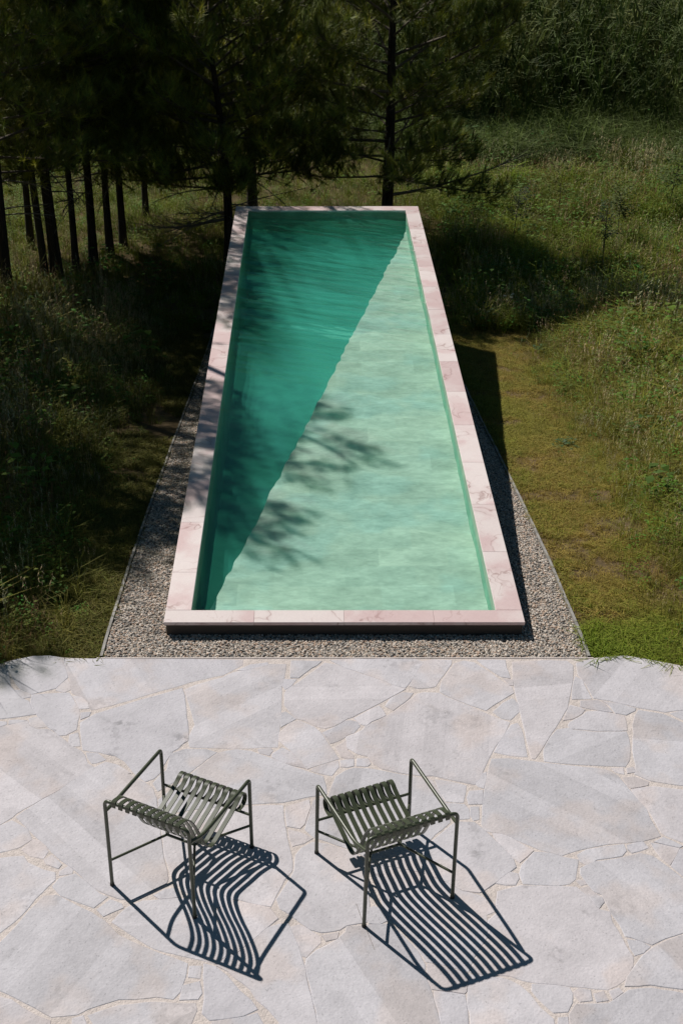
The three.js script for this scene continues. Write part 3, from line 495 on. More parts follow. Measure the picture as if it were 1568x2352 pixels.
function makeChair(label) {
  const c = thing('lounge_chair', label, 'lounge chair', [0, 0, 0], 0), r = 0.0128;
  const RX = 0.313, FX = 0.347, BH = 0.752, FZ = 0.717, AH = 0.611;
  for (const s of [-1, 1]) {
    const rear = part('leg', tube([V(s * 0.320, 0.012, 0), V(s * RX, 0.66, 0)], r, 14), green, c);
    const fc = (x, z, p) => part('foot_cap', new THREE.CylinderGeometry(0.0145, 0.016, 0.02, 14).translate(x, 0.0115, z), rubber, p);
    fc(s * 0.320, 0, rear);
    const front = part('leg', tube([V(s * 0.352, 0.012, FZ), V(s * FX, AH - 0.06, FZ)], r, 14), green, c);
    fc(s * 0.352, FZ, front);
    part('armrest', tube(rounded([[s * FX, AH - 0.06, FZ], [s * FX, AH, FZ], [s * 0.335, AH + 0.008, 0.125], [s * (RX + 0.004), 0.655, 0.004]], 0.055, 10), r, 14), green, c);
    part('brace', tube([V(s * 0.318, 0.222, 0.004), V(s * 0.108, 0.222, 0.372)], 0.0092, 10), green, c);
    part('brace', tube([V(s * 0.350, 0.205, FZ), V(s * 0.108, 0.222, 0.372)], 0.0092, 10), green, c);
  }
  part('top_bar', tube(rounded([[-RX, 0.66, 0], [-RX, BH, 0], [RX, BH, 0], [RX, 0.66, 0]], 0.06, 10), r, 14), green, c);
  part('cross_bar', tube([V(-0.112, 0.2225, 0.372), V(0.112, 0.2225, 0.372)], 0.0098, 10), green, c);
  part('seat_rail', tube([V(-FX, 0.298, FZ), V(FX, 0.298, FZ)], 0.0098, 10), green, c);
  const prof = [[0.728, -0.012], [0.7685, -0.002], [0.764, 0.035], [0.738, 0.09], [0.685, 0.137], [0.555, 0.206], [0.43, 0.256], [0.335, 0.305], [0.286, 0.345], [0.270, 0.385], [0.278, 0.44], [0.303, 0.54], [0.327, 0.64], [0.362, 0.73], [0.383, 0.772], [0.382, 0.806], [0.352, 0.836], [0.306, 0.838], [0.277, 0.812], [0.273, 0.772], [0.281, 0.728]];
  const sg = strap(new THREE.CatmullRomCurve3(prof.map(([y, z]) => V(0, y, z)), false, 'centripetal'), 0.033, 0.0075, 110);
  for (let i = 0; i < 10; i++) { const m = part('slat', sg, green, c); m.position.x = -0.238 + i * 0.0529; }
  for (const x of [-0.1, 0.1]) part('seat_strut', tube([V(x, 0.222, 0.374), V(x, 0.267, 0.380)], 0.008, 8), green, c);
  return c;
}
const chairA = makeChair('dark green slatted metal lounge chair angled right, with the other chair on its right');
chairA.position.set(-1.031, 0.002, -6.045); chairA.rotation.set(0, Math.atan2(0.442, -0.897), 0);
const chairB = chairA.clone(); chairB.name = numbered('lounge_chair'); scene.add(chairB);
tag(chairB, 'dark green slatted metal lounge chair angled left, with the other chair on its left', 'lounge chair');
for (const o of [chairA, chairB]) o.userData.group = 'two lounge chairs facing the pool';
chairB.position.set(0.647, 0.002, -5.951); chairB.rotation.set(0, Math.atan2(-0.380, -0.925), 0);

// ---------------------------------------------------------------- pines
const barkTex = texture(256, (u, v) => { const a = fbm(u, v, 6, 4, 701, 3), b = Math.abs(fbm(u, v, 8, 4, 702, 3) - 0.5), l = 0.24 + 0.22 * (a - 0.5) - 0.12 * Math.max(0, 1 - b / 0.04); return [l * 1.08, l * 0.93, l * 0.80]; });
const bark = std({ map: barkTex, bumpMap: grey(256, (u, v) => clamp(Math.abs(fbm(u, v, 8, 4, 702, 3) - 0.5) * 6)), bumpScale: 0.02, roughness: 0.95 });
const barkPlain = std({ color: col(0.040, 0.032, 0.025), roughness: 0.95 });
const twigM = std({ color: col(0.12, 0.095, 0.075), roughness: 0.9 });
const deadM = std({ color: col(0.21, 0.18, 0.15), roughness: 0.9 });
const needleM = new THREE.MeshPhysicalMaterial({ color: col(1, 1, 1), roughness: 0.6, transmission: 0.5, thickness: 0, specularIntensity: 0.5 });
function tuftGeo(n, len, spread, tall, wd = 0.0034) {
  const t = [];
  for (let i = 0; i < n; i++) {
    const a = R(0, 6.283), c = Math.cos(R(0.12, spread)), s = Math.sqrt(1 - c * c), L = len * R(0.7, 1.15), b = R(0, tall);
    const d = V(Math.cos(a) * s, c, Math.sin(a) * s), w = V(-Math.sin(a), R(-0.4, 0.4), Math.cos(a)).normalize().multiplyScalar(wd), o = V(0, b, 0), e = o.clone().addScaledVector(d, L); e.y -= L * L * 0.4;
    t.push(o.x - w.x, o.y - w.y, o.z - w.z, o.x + w.x, o.y + w.y, o.z + w.z, e.x, e.y, e.z);
  }
  t.push(-0.004, -0.03, 0, 0.004, -0.03, 0, 0, tall, 0, 0, -0.03, -0.004, 0, -0.03, 0.004, 0, tall, 0);
  return soup(t);
}
const tufts = [tuftGeo(48, 0.165, 1.3, 0.10), tuftGeo(42, 0.15, 0.8, 0.14), tuftGeo(46, 0.12, 0.5, 0.24), tuftGeo(26, 0.21, 1.35, 0.10, 0.0048)];
function limb(a, dir, L, droop, lift, r0, n = 7) {           // points of a curved branch
  const pts = [], p = a.clone(), d = dir.clone();
  for (let i = 0; i <= n; i++) { pts.push(p.clone()); d.y += (lift * i / n - droop) / n; d.x += R(-0.10, 0.10); d.z += R(-0.10, 0.10); d.normalize(); p.addScaledVector(d, L / n); }
  return pts;
}
const UP = V(0, 1, 0), Q = new THREE.Quaternion();
function makePine(o) {                                       // o: h, r, base (crown base), spread, lean, twin, dead, candle, dense
  const root = thing('pine_tree', o.label, 'pine tree', o.at, R(0, 6.28), o.group);
  const trunkPts = []; const ph = R(0, 6), nT = 14, bendX = o.lean ?? R(-0.3, 0.3), bendZ = R(-0.2, 0.2);
  for (let i = 0; i <= nT; i++) { const t = i / nT; trunkPts.push(V(bendX * t * t + 0.13 * Math.sin(t * 5 + ph) * t, -0.25 + (o.h + 0.25) * t, bendZ * t * t + 0.12 * Math.cos(t * 4 + ph) * t)); }
  const tg = tube(trunkPts, (t) => o.r * (1.25 - 0.35 * Math.min(1, t * 9)) * (1 - 0.86 * t) / 0.9 + 0.012, 10, false);
  { const n = trunkPts.length, uv = []; for (let i = 0; i < n; i++) for (let k = 0; k < 10; k++) uv.push(k / 10 * 2, i / nT * o.h * 0.7); tg.setAttribute('uv', new THREE.Float32BufferAttribute(uv, 2)); }
  part('trunk', tg, bark, root);
  if (o.twin) part('trunk', tube(trunkPts.slice(0, 9).map((p, i) => V(p.x + 0.17 + i * 0.012, p.y, p.z + 0.14 - i * 0.004)), (t) => o.r * 0.62 * (1.2 - 0.5 * t), 9, true), barkPlain, root);
  const at = (h) => { const t = clamp((h + 0.25) / (o.h + 0.25)) * nT, i = Math.min(nT - 1, Math.floor(t)); return trunkPts[i].clone().lerp(trunkPts[i + 1], t - i); };
  const wood = [], dead = [], lists = [[], [], []];
  const addTuft = (p, d, s, k) => { const dd = d.clone(); dd.y += o.candle ? 1.2 : 0.7; dd.normalize(); Q.setFromUnitVectors(UP, dd); D.position.copy(p); D.quaternion.copy(Q); D.scale.setScalar(s); D.updateMatrix(); const g = R(0.4, 1.4) * (k === 2 ? 1.5 : 1), y = R(0, 1) ** 3; lists[k].push([D.matrix.clone(), col((0.19 + 0.18 * y) * g, (0.235 + 0.11 * y) * g, 0.04 * g)]); };
  const nB = Math.round((o.branches ?? 38) * 1.05), base = o.base - 0.5;
  for (let i = 0; i < nB; i++) {
    const t = Math.pow((i + R(0, 0.9)) / nB, 1.15), h = mix(base, o.h * 0.985, t), az = i * 2.4 + R(-0.4, 0.4), L = o.spread * (t < 0.35 ? 0.86 + t * 0.4 : Math.sqrt(Math.max(0, 1 - ((t - 0.35) / 0.70) ** 2))) * R(0.6, 1.15) + 0.15;
    const dir = V(Math.cos(az), mix(0.05, 0.9, t) + R(-0.15, 0.2), Math.sin(az)).normalize();
    const pts = limb(at(h), dir, L, mix(0.30, 0.05, t), mix(1.0, 0.7, t), 0);
    wood.push(tube(pts, (u) => mix(0.024, 0.006, u) * (0.6 + L * 0.3), 5, false));
    const nS = Math.round(L * (o.dense ?? 7.5)) + 3;
    for (let k = 0; k < nS; k++) {
      const u = mix(0.22, 1, Math.pow((k + R(0, 0.9)) / nS, 0.75)), f = u * 7, j = Math.min(6, Math.floor(f)), p = pts[j].clone().lerp(pts[j + 1], f - j), bd = pts[j + 1].clone().sub(pts[j]).normalize();
      const side = V(-bd.z, 0, bd.x).normalize().multiplyScalar(k % 2 ? 1 : -1), sd = bd.clone().multiplyScalar(0.75).addScaledVector(side, R(0.5, 1.0)).add(V(0, R(-0.5, 1.0), 0)).normalize(), sL = R(0.25, 0.6) * (1.15 - 0.5 * u);
      const sp = limb(p, sd, sL, 0, 0.5, 0, 3);
      wood.push(tube(sp, (w) => mix(0.007, 0.003, w), 3, false));
      for (let m = 1; m <= 3; m++) for (let q = 0; q < (m === 3 ? 2 : 1); q++) if (m > 1 || k & 1) addTuft(sp[m].clone().add(V(R(-0.1, 0.1), R(-0.14, 0.14), R(-0.1, 0.1))), sd.clone().add(V(R(-0.6, 0.6), R(-0.3, 0.4), R(-0.6, 0.6))), R(0.85, 1.3), rnd() < 0.3 ? 2 : rnd() < 0.5 ? 0 : 1);
    }
  }
  const nD = o.dead ?? 10;
  for (let i = 0; i < nD; i++) {                             // bare lower branches
    const h = mix(Math.max(0.6, base - 0.7), base + 1.0, rnd()), az = R(0, 6.283), L = o.spread * R(0.45, 0.95);
    const pts = limb(at(h), V(Math.cos(az), R(-0.1, 0.25), Math.sin(az)).normalize(), L, R(0.3, 0.9), R(0.2, 0.9), 0);
    dead.push(tube(pts, (u) => mix(0.016, 0.004, u), 4, false));
    for (let k = 0; k < 9; k++) { const j = 1 + Math.floor(rnd() * 5), sd = pts[j + 1].clone().sub(pts[j]).normalize().add(V(R(-0.9, 0.9), R(-0.5, 0.5), R(-0.9, 0.9))).normalize(); const sp = limb(pts[j], sd, R(0.2, 0.55), R(0, 0.5), R(0, 0.6), 0, 4); dead.push(tube(sp, (u) => mix(0.006, 0.0022, u), 3, false)); }
  }
  for (const [s, d, L, dr, li, rr] of o.limbs ?? []) {       // single big limbs that the photograph shows
    const pts = limb(at(s), V(...d).normalize().applyAxisAngle(UP, -root.rotation.y), L, dr, li, 0, 9); dead.push(tube(pts, (u) => mix(rr, 0.006, u), 6, false));
    for (let k = 0; k < 34; k++) { const j = 2 + Math.floor(rnd() * 7), sd = pts[j + 1].clone().sub(pts[j]).normalize().add(V(R(-0.9, 0.9), R(-0.2, 0.8), R(-0.9, 0.9))).normalize(); const sp = limb(pts[j], sd, R(0.25, 0.8), R(0, 0.4), R(0, 0.9), 0, 5); dead.push(tube(sp, (u) => mix(0.007, 0.0025, u), 3, false)); }
  }
  kind(part('branchwork', mergeGeometries(wood), twigM, root), 'stuff');
  if (dead.length) kind(part('bare_branchwork', mergeGeometries(dead), deadM, root), 'stuff');
  lists.forEach((l, k) => instanced('crown', k === 2 ? tufts[3] : tufts[o.candle ? (k ? 2 : 1) : k], needleM, l, root));
  return root;
}
const gy = (x, z) => groundY(x, z);
const grove = 'pines standing beyond and left of the pool';
const pines = [
  { at: [-5.62, -22.7], h: 8.2, r: 0.105, base: 3.0, spread: 1.9, lean: -0.15, label: 'pine whose trunk is the leftmost of the grove, at the edge of the picture' },
  { at: [-6.05, -27.0], h: 7.2, r: 0.072, base: 2.6, spread: 1.7, label: 'thin pine just right of the leftmost trunk, rooted further back' },
  { at: [-5.06, -24.6], h: 8.2, r: 0.115, base: 2.9, spread: 2.2, lean: -0.1, label: 'thickest pine of the left grove, trunk doubled near its base', twin: true },
  { at: [-4.80, -25.3], h: 7.0, r: 0.064, base: 2.7, spread: 1.6, label: 'thin pine immediately right of the thickest trunk in the left grove' },
  { at: [-4.50, -25.7], h: 7.6, r: 0.088, base: 2.8, spread: 1.9, lean: 0.2, label: 'medium pine in the middle of the left grove, first of three close trunks' },
  { at: [-4.24, -26.4], h: 7.4, r: 0.074, base: 2.7, spread: 1.8, label: 'pine in the left grove, second of three close trunks' },
  { at: [-4.02, -26.8], h: 7.3, r: 0.074, base: 2.8, spread: 1.8, label: 'pine in the left grove, third of three close trunks' },
  { at: [-3.80, -29.2], h: 7.2, r: 0.065, base: 2.2, spread: 2.0, label: 'slender pine standing alone between the left grove and the pool' },
  { at: [-1.68, -25.8], h: 5.9, r: 0.10, base: 2.1, spread: 2.3, candle: true, dense: 16, branches: 56, dead: 16, label: 'bushy pine with upright shoots at the far left corner of the pool', limbs: [[1.0, [-1, -0.1, 0.15], 1.7, 0.2, 1.3, 0.036], [1.15, [-0.8, 0.0, 0.5], 1.3, 0.5, 0.9, 0.022]] },
  { at: [-1.36, -30.0], h: 7.0, r: 0.115, base: 2.6, spread: 2.7, dense: 13, branches: 48, candle: true, dead: 12, label: 'pine behind the far left end of the pool with limbs sweeping right', limbs: [[1.2, [1, 0.15, 0.25], 3.4, -0.3, 0.5, 0.04], [1.5, [1, 0.1, 0.4], 3.0, 0.1, 0.7, 0.03], [1.7, [0.9, 0.15, 0.7], 2.6, 0.2, 0.8, 0.026]] },
  { at: [1.64, -27.0], h: 7.2, r: 0.130, base: 2.0, spread: 2.6, dense: 12, branches: 50, dead: 8, label: 'single pine behind the far right end of the pool', limbs: [[1.15, [1, 0.12, 0.1], 3.0, -0.25, 0.2, 0.036]] },
  // outside the frame on the left: their shade falls on the left bank, the coping and a corner of the terrace
  { at: [-6.2, -21.8], h: 9.6, r: 0.12, base: 5.0, spread: 1.7, label: 'tall pine just outside the picture beside the leftmost trunk, dappling the coping' },
  { at: [-7.4, -20.6], h: 8.4, r: 0.12, base: 2.6, spread: 2.2, label: 'tall pine outside the picture on the left, shading the left bank' },
  { at: [-6.5, -17.6], h: 9.4, r: 0.12, base: 3.8, spread: 2.0, label: 'pine outside the picture beside the middle of the pool, shading its left coping' },
  { at: [-6.9, -15.0], h: 7.2, r: 0.12, base: 3.0, spread: 1.8, label: 'pine outside the picture on the left near the terrace, shading the bank' },
  { at: [-5.8, -14.2], h: 6.2, r: 0.11, base: 3.2, spread: 1.35, label: 'pine outside the picture whose shade dapples the near gravel on the left' },
  { at: [-4.95, -18.5], h: 9.7, r: 0.12, base: 8.6, spread: 0.55, dead: 0, dense: 4.5, branches: 6, label: 'tall pine outside the picture whose crown shades the middle of the pool' },
  { at: [-5.6, -16.2], h: 8.5, r: 0.11, base: 6.0, spread: 1.0, dense: 5, branches: 15, label: 'pine outside the picture just beyond the near one, shading gravel and coping' },
  { at: [-7.1, -13.1], h: 6.8, r: 0.11, base: 2.4, spread: 1.5, label: 'pine outside the picture nearest the terrace, its tip shading the paving' },
];
for (const p of pines) makePine({ ...p, at: [p.at[0], gy(...p.at), p.at[1]], group: grove });

// ---------------------------------------------------------------- grass, meadow, weeds
const leafM = new THREE.MeshPhysicalMaterial({ color: col(1, 1, 1), roughness: 0.7, transmission: 0.4, thickness: 0, specularIntensity: 0.25 });
const dryM = std({ color: col(1, 1, 1), roughness: 0.8 });
function blade(t, x, z, az, L, w, lean, curl, y0 = 0) {      // three faces: a quad and a tip, bending over
  const dx = Math.cos(az), dz = Math.sin(az), wx = -dz * w, wz = dx * w;
  const m = [x + dx * L * lean * 0.4, y0 + L * 0.58, z + dz * L * lean * 0.4], e = [x + dx * L * (lean + curl), y0 + L * (1 - 0.5 * lean * lean - 0.55 * curl * curl), z + dz * L * (lean + curl)];
  const a = [x - wx, y0, z - wz], b = [x + wx, y0, z + wz], c = [m[0] + wx * 0.75, m[1], m[2] + wz * 0.75], d = [m[0] - wx * 0.75, m[1], m[2] - wz * 0.75];
  t.push(...a, ...b, ...c, ...a, ...c, ...d, ...d, ...c, ...e);
}
function clump(n, r, L0, L1, w, lean, curl) { const t = []; for (let i = 0; i < n; i++) { const a = R(0, 6.283), q = r * Math.sqrt(rnd()); blade(t, Math.cos(a) * q, Math.sin(a) * q, R(0, 6.283), R(L0, L1), w * R(0.7, 1.3), R(0.05, lean), R(0, curl)); } return soup(t); }
function seedHeads(n, r, L0, L1) {                           // thin stalks with drooping heads
  const t = [];
  for (let i = 0; i < n; i++) {
    const a = R(0, 6.283), q = r * Math.sqrt(rnd()), x = Math.cos(a) * q, z = Math.sin(a) * q, L = R(L0, L1), az = R(0, 6.283), ln = R(0.05, 0.35), ex = x + Math.cos(az) * L * ln, ez = z + Math.sin(az) * L * ln, ey = L;
    t.push(x - 0.0016, 0, z, x + 0.0016, 0, z, ex, ey, ez);
    for (let k = 0; k < 9; k++) { const u = 1 - k * 0.035, px = mix(x, ex, u), pz = mix(z, ez, u), py = ey * u, b = R(0, 6.283), q2 = R(0.012, 0.03), l2 = R(0.02, 0.05), cx = Math.cos(b), cz = Math.sin(b); t.push(px - cz * 0.003, py + 0.004, pz + cx * 0.003, px + cz * 0.003, py + 0.004, pz - cx * 0.003, px + cx * q2, py - l2 * 0.6, pz + cz * q2); }
  }
  return soup(t);
}
function leafy(n, r, size, h) {                              // broad-leaved herbs
  const t = [];
  for (let i = 0; i < n; i++) {
    const a = R(0, 6.283), q = r * Math.sqrt(rnd()), x = Math.cos(a) * q, z = Math.sin(a) * q, y = R(0.15, 1) * h, s = size * R(0.6, 1.3), b = R(0, 6.283), up = R(-0.2, 0.8), dx = Math.cos(b), dz = Math.sin(b), wx = -dz * s * 0.32, wz = dx * s * 0.32;
    const m = [x + dx * s * 0.5, y + up * s * 0.5, z + dz * s * 0.5], e = [x + dx * s, y + up * s * 0.6 - s * 0.15, z + dz * s];
    t.push(x, y, z, m[0] + wx, m[1], m[2] + wz, m[0] - wx, m[1], m[2] - wz, m[0] - wx, m[1], m[2] - wz, m[0] + wx, m[1], m[2] + wz, ...e);
  }
  return soup(t);
}
const lawnG = [clump(18, 0.045, 0.02, 0.055, 0.0022, 0.8, 0.7), clump(18, 0.05, 0.025, 0.075, 0.0022, 0.9, 0.8)];
const tallG = [clump(20, 0.12, 0.16, 0.42, 0.0042, 0.6, 0.6), clump(20, 0.14, 0.22, 0.55, 0.0046, 0.7, 0.7)];
const seedG = [seedHeads(7, 0.12, 0.35, 0.65), seedHeads(9, 0.16, 0.3, 0.55)];
const herbG = [leafy(16, 0.13, 0.075, 0.28), leafy(26, 0.20, 0.06, 0.45)];
const bag = { lawn: [[], []], tall: [[], []], seed: [[], []], herb: [[], []] };
const add = (what, x, z, s, c, sy = s) => bag[what][rnd() < 0.5 ? 0 : 1].push([place(x, groundY(x, z) - 0.01, z, R(0, 6.283), s, R(-0.12, 0.12), R(-0.12, 0.12), sy), c]);
const inPool = (x, z) => x > GL - 0.06 && x < GR + 0.06 && z > -22.0;
const lawnEdge = (z) => 3.25 + 0.055 * (-z - 9) + 0.35 * (noise(z * 0.5, 3, 31) - 0.5);
const pathEdge = (z) => -2.12 - 0.035 * (-z - 9) + 0.5 * (noise(z * 0.6, 7, 32) - 0.5);
const terraceEdge = (x) => { const e = [[-5, -8.2], [-3.2, -8.5], [-2.72, -8.62], [-2.5, -8.715], [-2.28, -8.775], [-2.0, -8.745], [-1.72, -8.735], [2.34, -8.735], [2.55, -8.77], [2.76, -8.755], [3.12, -8.635], [3.7, -8.36], [5, -7.9], [9, -7]]; for (let i = 0; i + 1 < e.length; i++) if (x < e[i + 1][0]) return mix(e[i][1], e[i + 1][1], clamp((x - e[i][0]) / (e[i + 1][0] - e[i][0]))); return -7; };
const hueG = (dry, g) => col(mix(0.200, 0.38, dry) * g, mix(0.272, 0.285, dry) * g, mix(0.024, 0.072, dry) * g);
function scatter(n, x0, x1, z0, z1, fn) { for (let i = 0; i < n; i++) { const x = R(x0, x1), z = R(z0, z1); if (inPool(x, z) || z > terraceEdge(x) + 0.01) continue; fn(x, z); } }
// mown lawn on the right
scatter(42000, GR + 0.03, 4.9, -8.3, -23.5, (x, z) => {
  if (x > lawnEdge(z) + R(-0.3, 0.6)) return;
  const bare = smooth(0.50, 0.66, fbm2(x * 1.9, z * 1.9, 3, 41)); if (rnd() < bare * 0.8) return;
  const near = smooth(0.5, 0.0, x - GR) * 0.5 + smooth(-10.2, -8.9, z) * 0.9, dry = clamp(0.42 + R(0, 0.8) * fbm2(x * 0.8, z * 0.8, 2, 43) * 1.6 + bare * 0.4 - near * 0.5);
  add('lawn', x, z, R(0.7, 1.4) * (1 + 0.6 * near), hueG(dry, R(0.7, 1.5)));
});
scatter(2600, GR + 0.05, 5.2, -7.9, -9.3, (x, z) => add('lawn', x, z, R(1.1, 1.9), hueG(R(0, 0.4), R(0.8, 1.2))));
// left bank: bare earth with tufts, then rank grass
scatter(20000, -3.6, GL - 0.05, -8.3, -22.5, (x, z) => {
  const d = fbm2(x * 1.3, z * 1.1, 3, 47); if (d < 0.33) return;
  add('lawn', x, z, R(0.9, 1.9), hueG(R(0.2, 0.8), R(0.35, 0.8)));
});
// meadow: right, left and all round the far end
const meadow = (x, z, k, arid = 0, dim = 1) => {
  const patch = fbm2(x * 0.45 + 7, z * 0.45, 3, 51), red = smooth(0.54, 0.68, fbm2(x * 0.5, z * 0.3 + 4, 3, 53)), straw = smooth(0.52, 0.66, fbm2(x * 0.6 + 20, z * 0.6, 3, 55));
  const q = rnd(), s = R(0.6, 1.15) * k;
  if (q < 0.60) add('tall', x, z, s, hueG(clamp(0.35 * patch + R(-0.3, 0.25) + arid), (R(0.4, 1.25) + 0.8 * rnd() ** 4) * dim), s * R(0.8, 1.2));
  else if (q < 0.60 + 0.05 + 0.20 * straw) add('seed', x, z, s * 1.05, col(0.58 * R(0.8, 1.2), 0.50 * R(0.85, 1.1), 0.28), s);
  else if (q < 0.90 && (red > 0.2 || rnd() < arid)) add('seed', x, z, s * 0.9, col(0.30 * R(0.7, 1.2), 0.15, 0.07), s * 0.85);
  else add('herb', x, z, s * R(0.6, 1.1), col(0.12 * R(0.6, 1.5), 0.22 * R(0.7, 1.3), 0.026), s);
};
scatter(14000, 3.0, 8.2, -8.0, -23, (x, z) => { const d = x - lawnEdge(z); if (d < R(-0.6, 0.5)) return; meadow(x, z, clamp(0.5 + 0.6 * d, 0.3, 1.7) * R(0.6, 1.2), 0.28); });
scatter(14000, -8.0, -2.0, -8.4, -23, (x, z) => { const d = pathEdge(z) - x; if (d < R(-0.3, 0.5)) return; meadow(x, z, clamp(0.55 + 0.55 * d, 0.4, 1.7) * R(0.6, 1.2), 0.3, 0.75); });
scatter(52000, -13, 14, -21.8, -46, (x, z) => { const k = smooth(-1, 3, Math.abs(x - 0.3)) * 0.25 + 0.62; meadow(x, z, k * (x > 3 ? 1.5 : 0.9) * R(0.6, 1.25) * (0.6 + 0.8 * fbm2(x * 0.6, z * 0.6, 2, 57))); });
// leafier weeds and low bushes standing in the meadow, thicker along the left bank
for (let i = 0; i < 620; i++) { const right = rnd() < 0.85, x = right ? R(3.2, 13) : R(-9, -2.5), z = right ? R(-11, -39) : R(-9.5, -25); if ((right && x < lawnEdge(z) + 0.5 && z > -23) || (!right && x > pathEdge(z) - 0.2)) continue; const s = R(1.0, 2.3) * (right ? 0.9 : 1), g = R(0.5, 1.3); if (fbm2(x * 0.5, z * 0.5, 2, 59) < 0.45) continue; add('herb', x, z, s, col(0.13 * g * R(0.7, 1.3), 0.25 * g, 0.035 * g), s * R(0.7, 1.2)); }
lawnG.forEach((g, i) => kind(instanced(numbered('mown_grass'), g, leafM, bag.lawn[i]), 'stuff', 'short mown grass beside the gravel'));
tallG.forEach((g, i) => kind(instanced(numbered('meadow_grass'), g, leafM, bag.tall[i]), 'stuff', 'rank green meadow grass on both banks'));
seedG.forEach((g, i) => kind(instanced(numbered('seeding_grass'), g, dryM, bag.seed[i]), 'stuff', 'straw and russet seed heads in the meadow'));
herbG.forEach((g, i) => kind(instanced(numbered('undergrowth'), g, leafM, bag.herb[i]), 'stuff', 'broad leaved weeds among the grass'));

// ---------------------------------------------------------------- canes and thicket at the back
function cane(nl, H, lean) {
  const t = [];
  const az = R(0, 6.283), bx = Math.cos(az) * lean, bz = Math.sin(az) * lean, at = (u) => [bx * u * u * H, H * u * (1 - 0.12 * lean * u), bz * u * u * H];
  for (let k = 0; k < 4; k++) { const a = at(k / 4), b = at((k + 1) / 4); t.push(a[0] - 0.009, a[1], a[2], a[0] + 0.009, a[1], a[2], ...b, a[0], a[1], a[2] - 0.009, a[0], a[1], a[2] + 0.009, ...b); }
  for (let i = 0; i < nl; i++) { const u = R(0.12, 1), p = at(u), tt = [], L = R(0.35, 0.75); blade(tt, p[0], p[2], R(0, 6.283), L, 0.019, R(0.35, 0.8), R(0.2, 0.7), p[1]); t.push(...tt); }
  return soup(t);
}
const caneG = [0, 1, 2, 3].map((k) => cane(34, R(2.6, 4.0), R(0.1, 0.5))), caneL = [[], [], [], []];
for (let i = 0; i < 5200; i++) {
  const x = R(-17, 19), z = R(-35, -56), front = x > 2.5 ? -36.2 + 2.4 * (noise(x * 0.6, 1, 77) - 0.5) : -39.5;
  if (z > front) continue;
  const s = R(0.75, 1.25) * (0.85 + 0.35 * fbm2(x * 0.4, z * 0.4, 2, 79)), g = R(0.5, 1.4), pale = smooth(0.5, 0.66, fbm2(x * 0.5, z * 0.5, 2, 81));
  caneL[i & 3].push([place(x, groundY(x, z) - 0.05, z, R(0, 6.283), s, R(-0.3, 0.3), R(-0.4, 0.2)), col((0.115 + 0.16 * pale) * g, (0.165 + 0.14 * pale) * g, (0.042 + 0.06 * pale) * g)]);
}
caneG.forEach((g, k) => kind(instanced(numbered('reeds'), g, leafM, caneL[k]), 'stuff', 'dense thicket of tall green canes closing off the background'));
const bushG = [clump(260, 0.8, 0.5, 1.5, 0.011, 0.8, 0.9), clump(320, 0.9, 0.4, 1.2, 0.009, 0.9, 0.9)], bushL = [[], []];
for (let i = 0; i < 190; i++) { const x = R(2.5, 15), z = R(-34, -37.5), s = R(0.5, 1.15), g = R(0.6, 1.2); bushL[i & 1].push([place(x, groundY(x, z) - 0.1, z, R(0, 6.28), s, 0, 0, s * R(0.7, 1.1)), col(0.16 * g, 0.22 * g, 0.045 * g)]); }
for (let i = 0; i < 90; i++) { const x = R(-14, 2.5), z = R(-35.5, -40), s = R(0.5, 1.0), g = R(0.5, 1.0); bushL[i & 1].push([place(x, groundY(x, z) - 0.1, z, R(0, 6.28), s, 0, 0, s * R(0.7, 1.1)), col(0.16 * g, 0.22 * g, 0.045 * g)]); }
bushG.forEach((g, k) => kind(instanced(numbered('thicket_shrubbery'), g, leafM, bushL[k]), 'stuff', 'tangled low growth at the foot of the canes'));

// ---------------------------------------------------------------- single plants that stand out in the meadow
function sapling(label, x, z, h, leaf, c, stem = 0.012) {
  const o = thing('sapling', label, 'sapling', [x, groundY(x, z), z], R(0, 6.28));
  const pts = limb(V(0, -0.05, 0), V(R(-0.06, 0.06), 1, R(-0.06, 0.06)), h, 0, 0, 0, 8), wood = [tube(pts, (u) => mix(stem, stem * 0.3, u), 6, false)], t = [];
  const lf = (p, n, r, s) => { for (let i = 0; i < n; i++) { const q = V(p.x + R(-r, r), p.y + R(-r, r) * 0.7, p.z + R(-r, r)), b = R(0, 6.283), L = s * R(0.6, 1.3), dx = Math.cos(b) * L, dz = Math.sin(b) * L, up = R(-0.3, 0.6) * L; t.push(q.x, q.y, q.z, q.x + dx * 0.5 - dz * 0.3, q.y + up * 0.5, q.z + dz * 0.5 + dx * 0.3, q.x + dx * 0.5 + dz * 0.3, q.y + up * 0.5, q.z + dz * 0.5 - dx * 0.3, q.x + dx * 0.5 - dz * 0.3, q.y + up * 0.5, q.z + dz * 0.5 + dx * 0.3, q.x + dx, q.y + up * 0.7, q.z + dz, q.x + dx * 0.5 + dz * 0.3, q.y + up * 0.5, q.z + dz * 0.5 - dx * 0.3); } };
  for (let k = 0; k < 9; k++) { const j = 4 + (k % 4), a = R(0, 6.28), b = limb(pts[j], V(Math.cos(a), R(0.3, 1.0), Math.sin(a)).normalize(), h * R(0.15, 0.32), 0, 0.4, 0, 3); wood.push(tube(b, (u) => mix(stem * 0.4, 0.002, u), 3, false)); for (const p of b.slice(1)) lf(p, leaf.n, leaf.r, leaf.s); }
  part('stem', mergeGeometries(wood), twigM, o); part('foliage', soup(t), new THREE.MeshPhysicalMaterial({ color: col(...c), roughness: 0.65, transmission: 0.35, thickness: 0, specularIntensity: 0.3 }), o);
  return o;
}
sapling('thin young tree with a bare stem and sparse crown on the right meadow', 6.07, -25.6, 1.35, { n: 9, r: 0.09, s: 0.07 }, [0.045, 0.075, 0.022], 0.02);
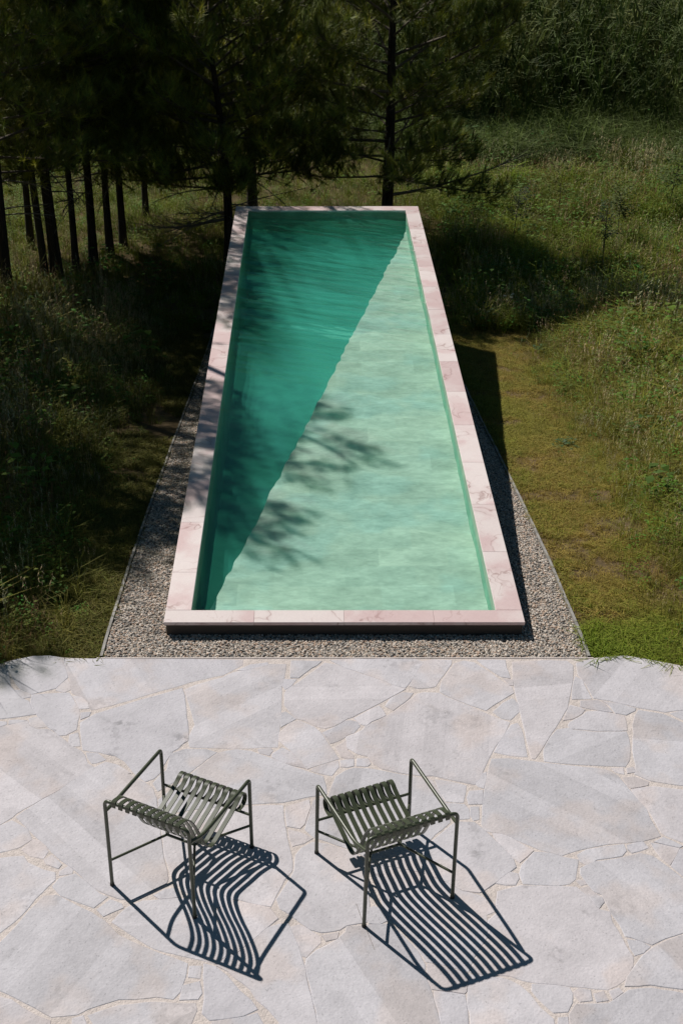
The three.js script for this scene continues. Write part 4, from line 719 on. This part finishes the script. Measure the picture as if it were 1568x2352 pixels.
sapling('dark flat-topped umbel plant in the shade patch of the right meadow', 4.45, -27.3, 1.3, { n: 14, r: 0.07, s: 0.05 }, [0.02, 0.032, 0.014]);
sapling('young yellow-green leafy sapling in the middle of the right meadow', 5.75, -29.0, 1.5, { n: 10, r: 0.10, s: 0.08 }, [0.13, 0.15, 0.02]);
sapling('bright yellow-green sapling behind the thin bare-stemmed one', 6.7, -27.2, 1.4, { n: 14, r: 0.13, s: 0.09 }, [0.11, 0.14, 0.03]);
sapling('tall yellow-green shrub at the right edge of the meadow', 8.3, -29.2, 1.7, { n: 16, r: 0.16, s: 0.09 }, [0.10, 0.14, 0.03]);
sapling('dark slim sapling just beyond the far right corner of the pool', 3.55, -27.6, 1.35, { n: 5, r: 0.05, s: 0.05 }, [0.03, 0.05, 0.018], 0.009);
function weed(label, x, z, n, r, s, h, c) { const o = thing('weed', label, 'weed', [x, groundY(x, z), z]); part('foliage', leafy(n, r, s, h), new THREE.MeshPhysicalMaterial({ color: col(...c), roughness: 0.6, transmission: 0.3, thickness: 0, specularIntensity: 0.3 }), o); return o; }
weed('large leafy thistle at the edge of the shade patch beside the pool', 3.3, -22.4, 70, 0.24, 0.15, 0.34, [0.045, 0.085, 0.03]);
weed('low dark weed rosette on the mown lawn, nearest the terrace', 3.25, -14.6, 40, 0.18, 0.07, 0.08, [0.07, 0.12, 0.035]);
weed('low leafy weed in the upper part of the mown lawn', 4.0, -20.3, 46, 0.22, 0.10, 0.10, [0.05, 0.10, 0.03]);
weed('pale grey-green weed rosette on the lawn beside the pool shadow', 3.95, -18.4, 30, 0.16, 0.08, 0.06, [0.08, 0.11, 0.07]);
{
  const x = 3.85, z = -23.2, o = thing('wild_flower', 'white umbel flowers beside the leafy thistle', 'flower', [x, groundY(x, z), z]);
  const st = [], hd = [];
  for (let i = 0; i < 6; i++) { const a = R(-0.16, 0.16), b = R(-0.1, 0.1), h = R(0.25, 0.4); st.push(tube([V(a * 0.3, 0, b * 0.3), V(a, h, b)], 0.004, 4)); const d = new THREE.SphereGeometry(0.03, 8, 5); d.scale(1, 0.35, 1); d.translate(a, h + 0.006, b); hd.push(d); }
  part('stem', mergeGeometries(st), twigM, o); hd.forEach((g) => part('flower_head', g, std({ color: col(0.72, 0.72, 0.62), roughness: 0.8 }), o));
}

{ // a dry stalk lying by the right chair
  const st = new THREE.Mesh(tube([V(0.307, 0.004, -6.02), V(0.33, 0.005, -5.92), V(0.37, 0.006, -5.78), V(0.41, 0.004, -5.64)], 0.0012, 5), deadM);
  st.name = 'dry_stalk'; scene.add(st); tag(st, 'thin dry grass stalk lying on the paving by the rear leg of a chair', 'stalk');
}

scene.traverse((o) => { if (o.isMesh) { o.castShadow = true; o.receiveShadow = true; } });
renderer.render(scene, camera);
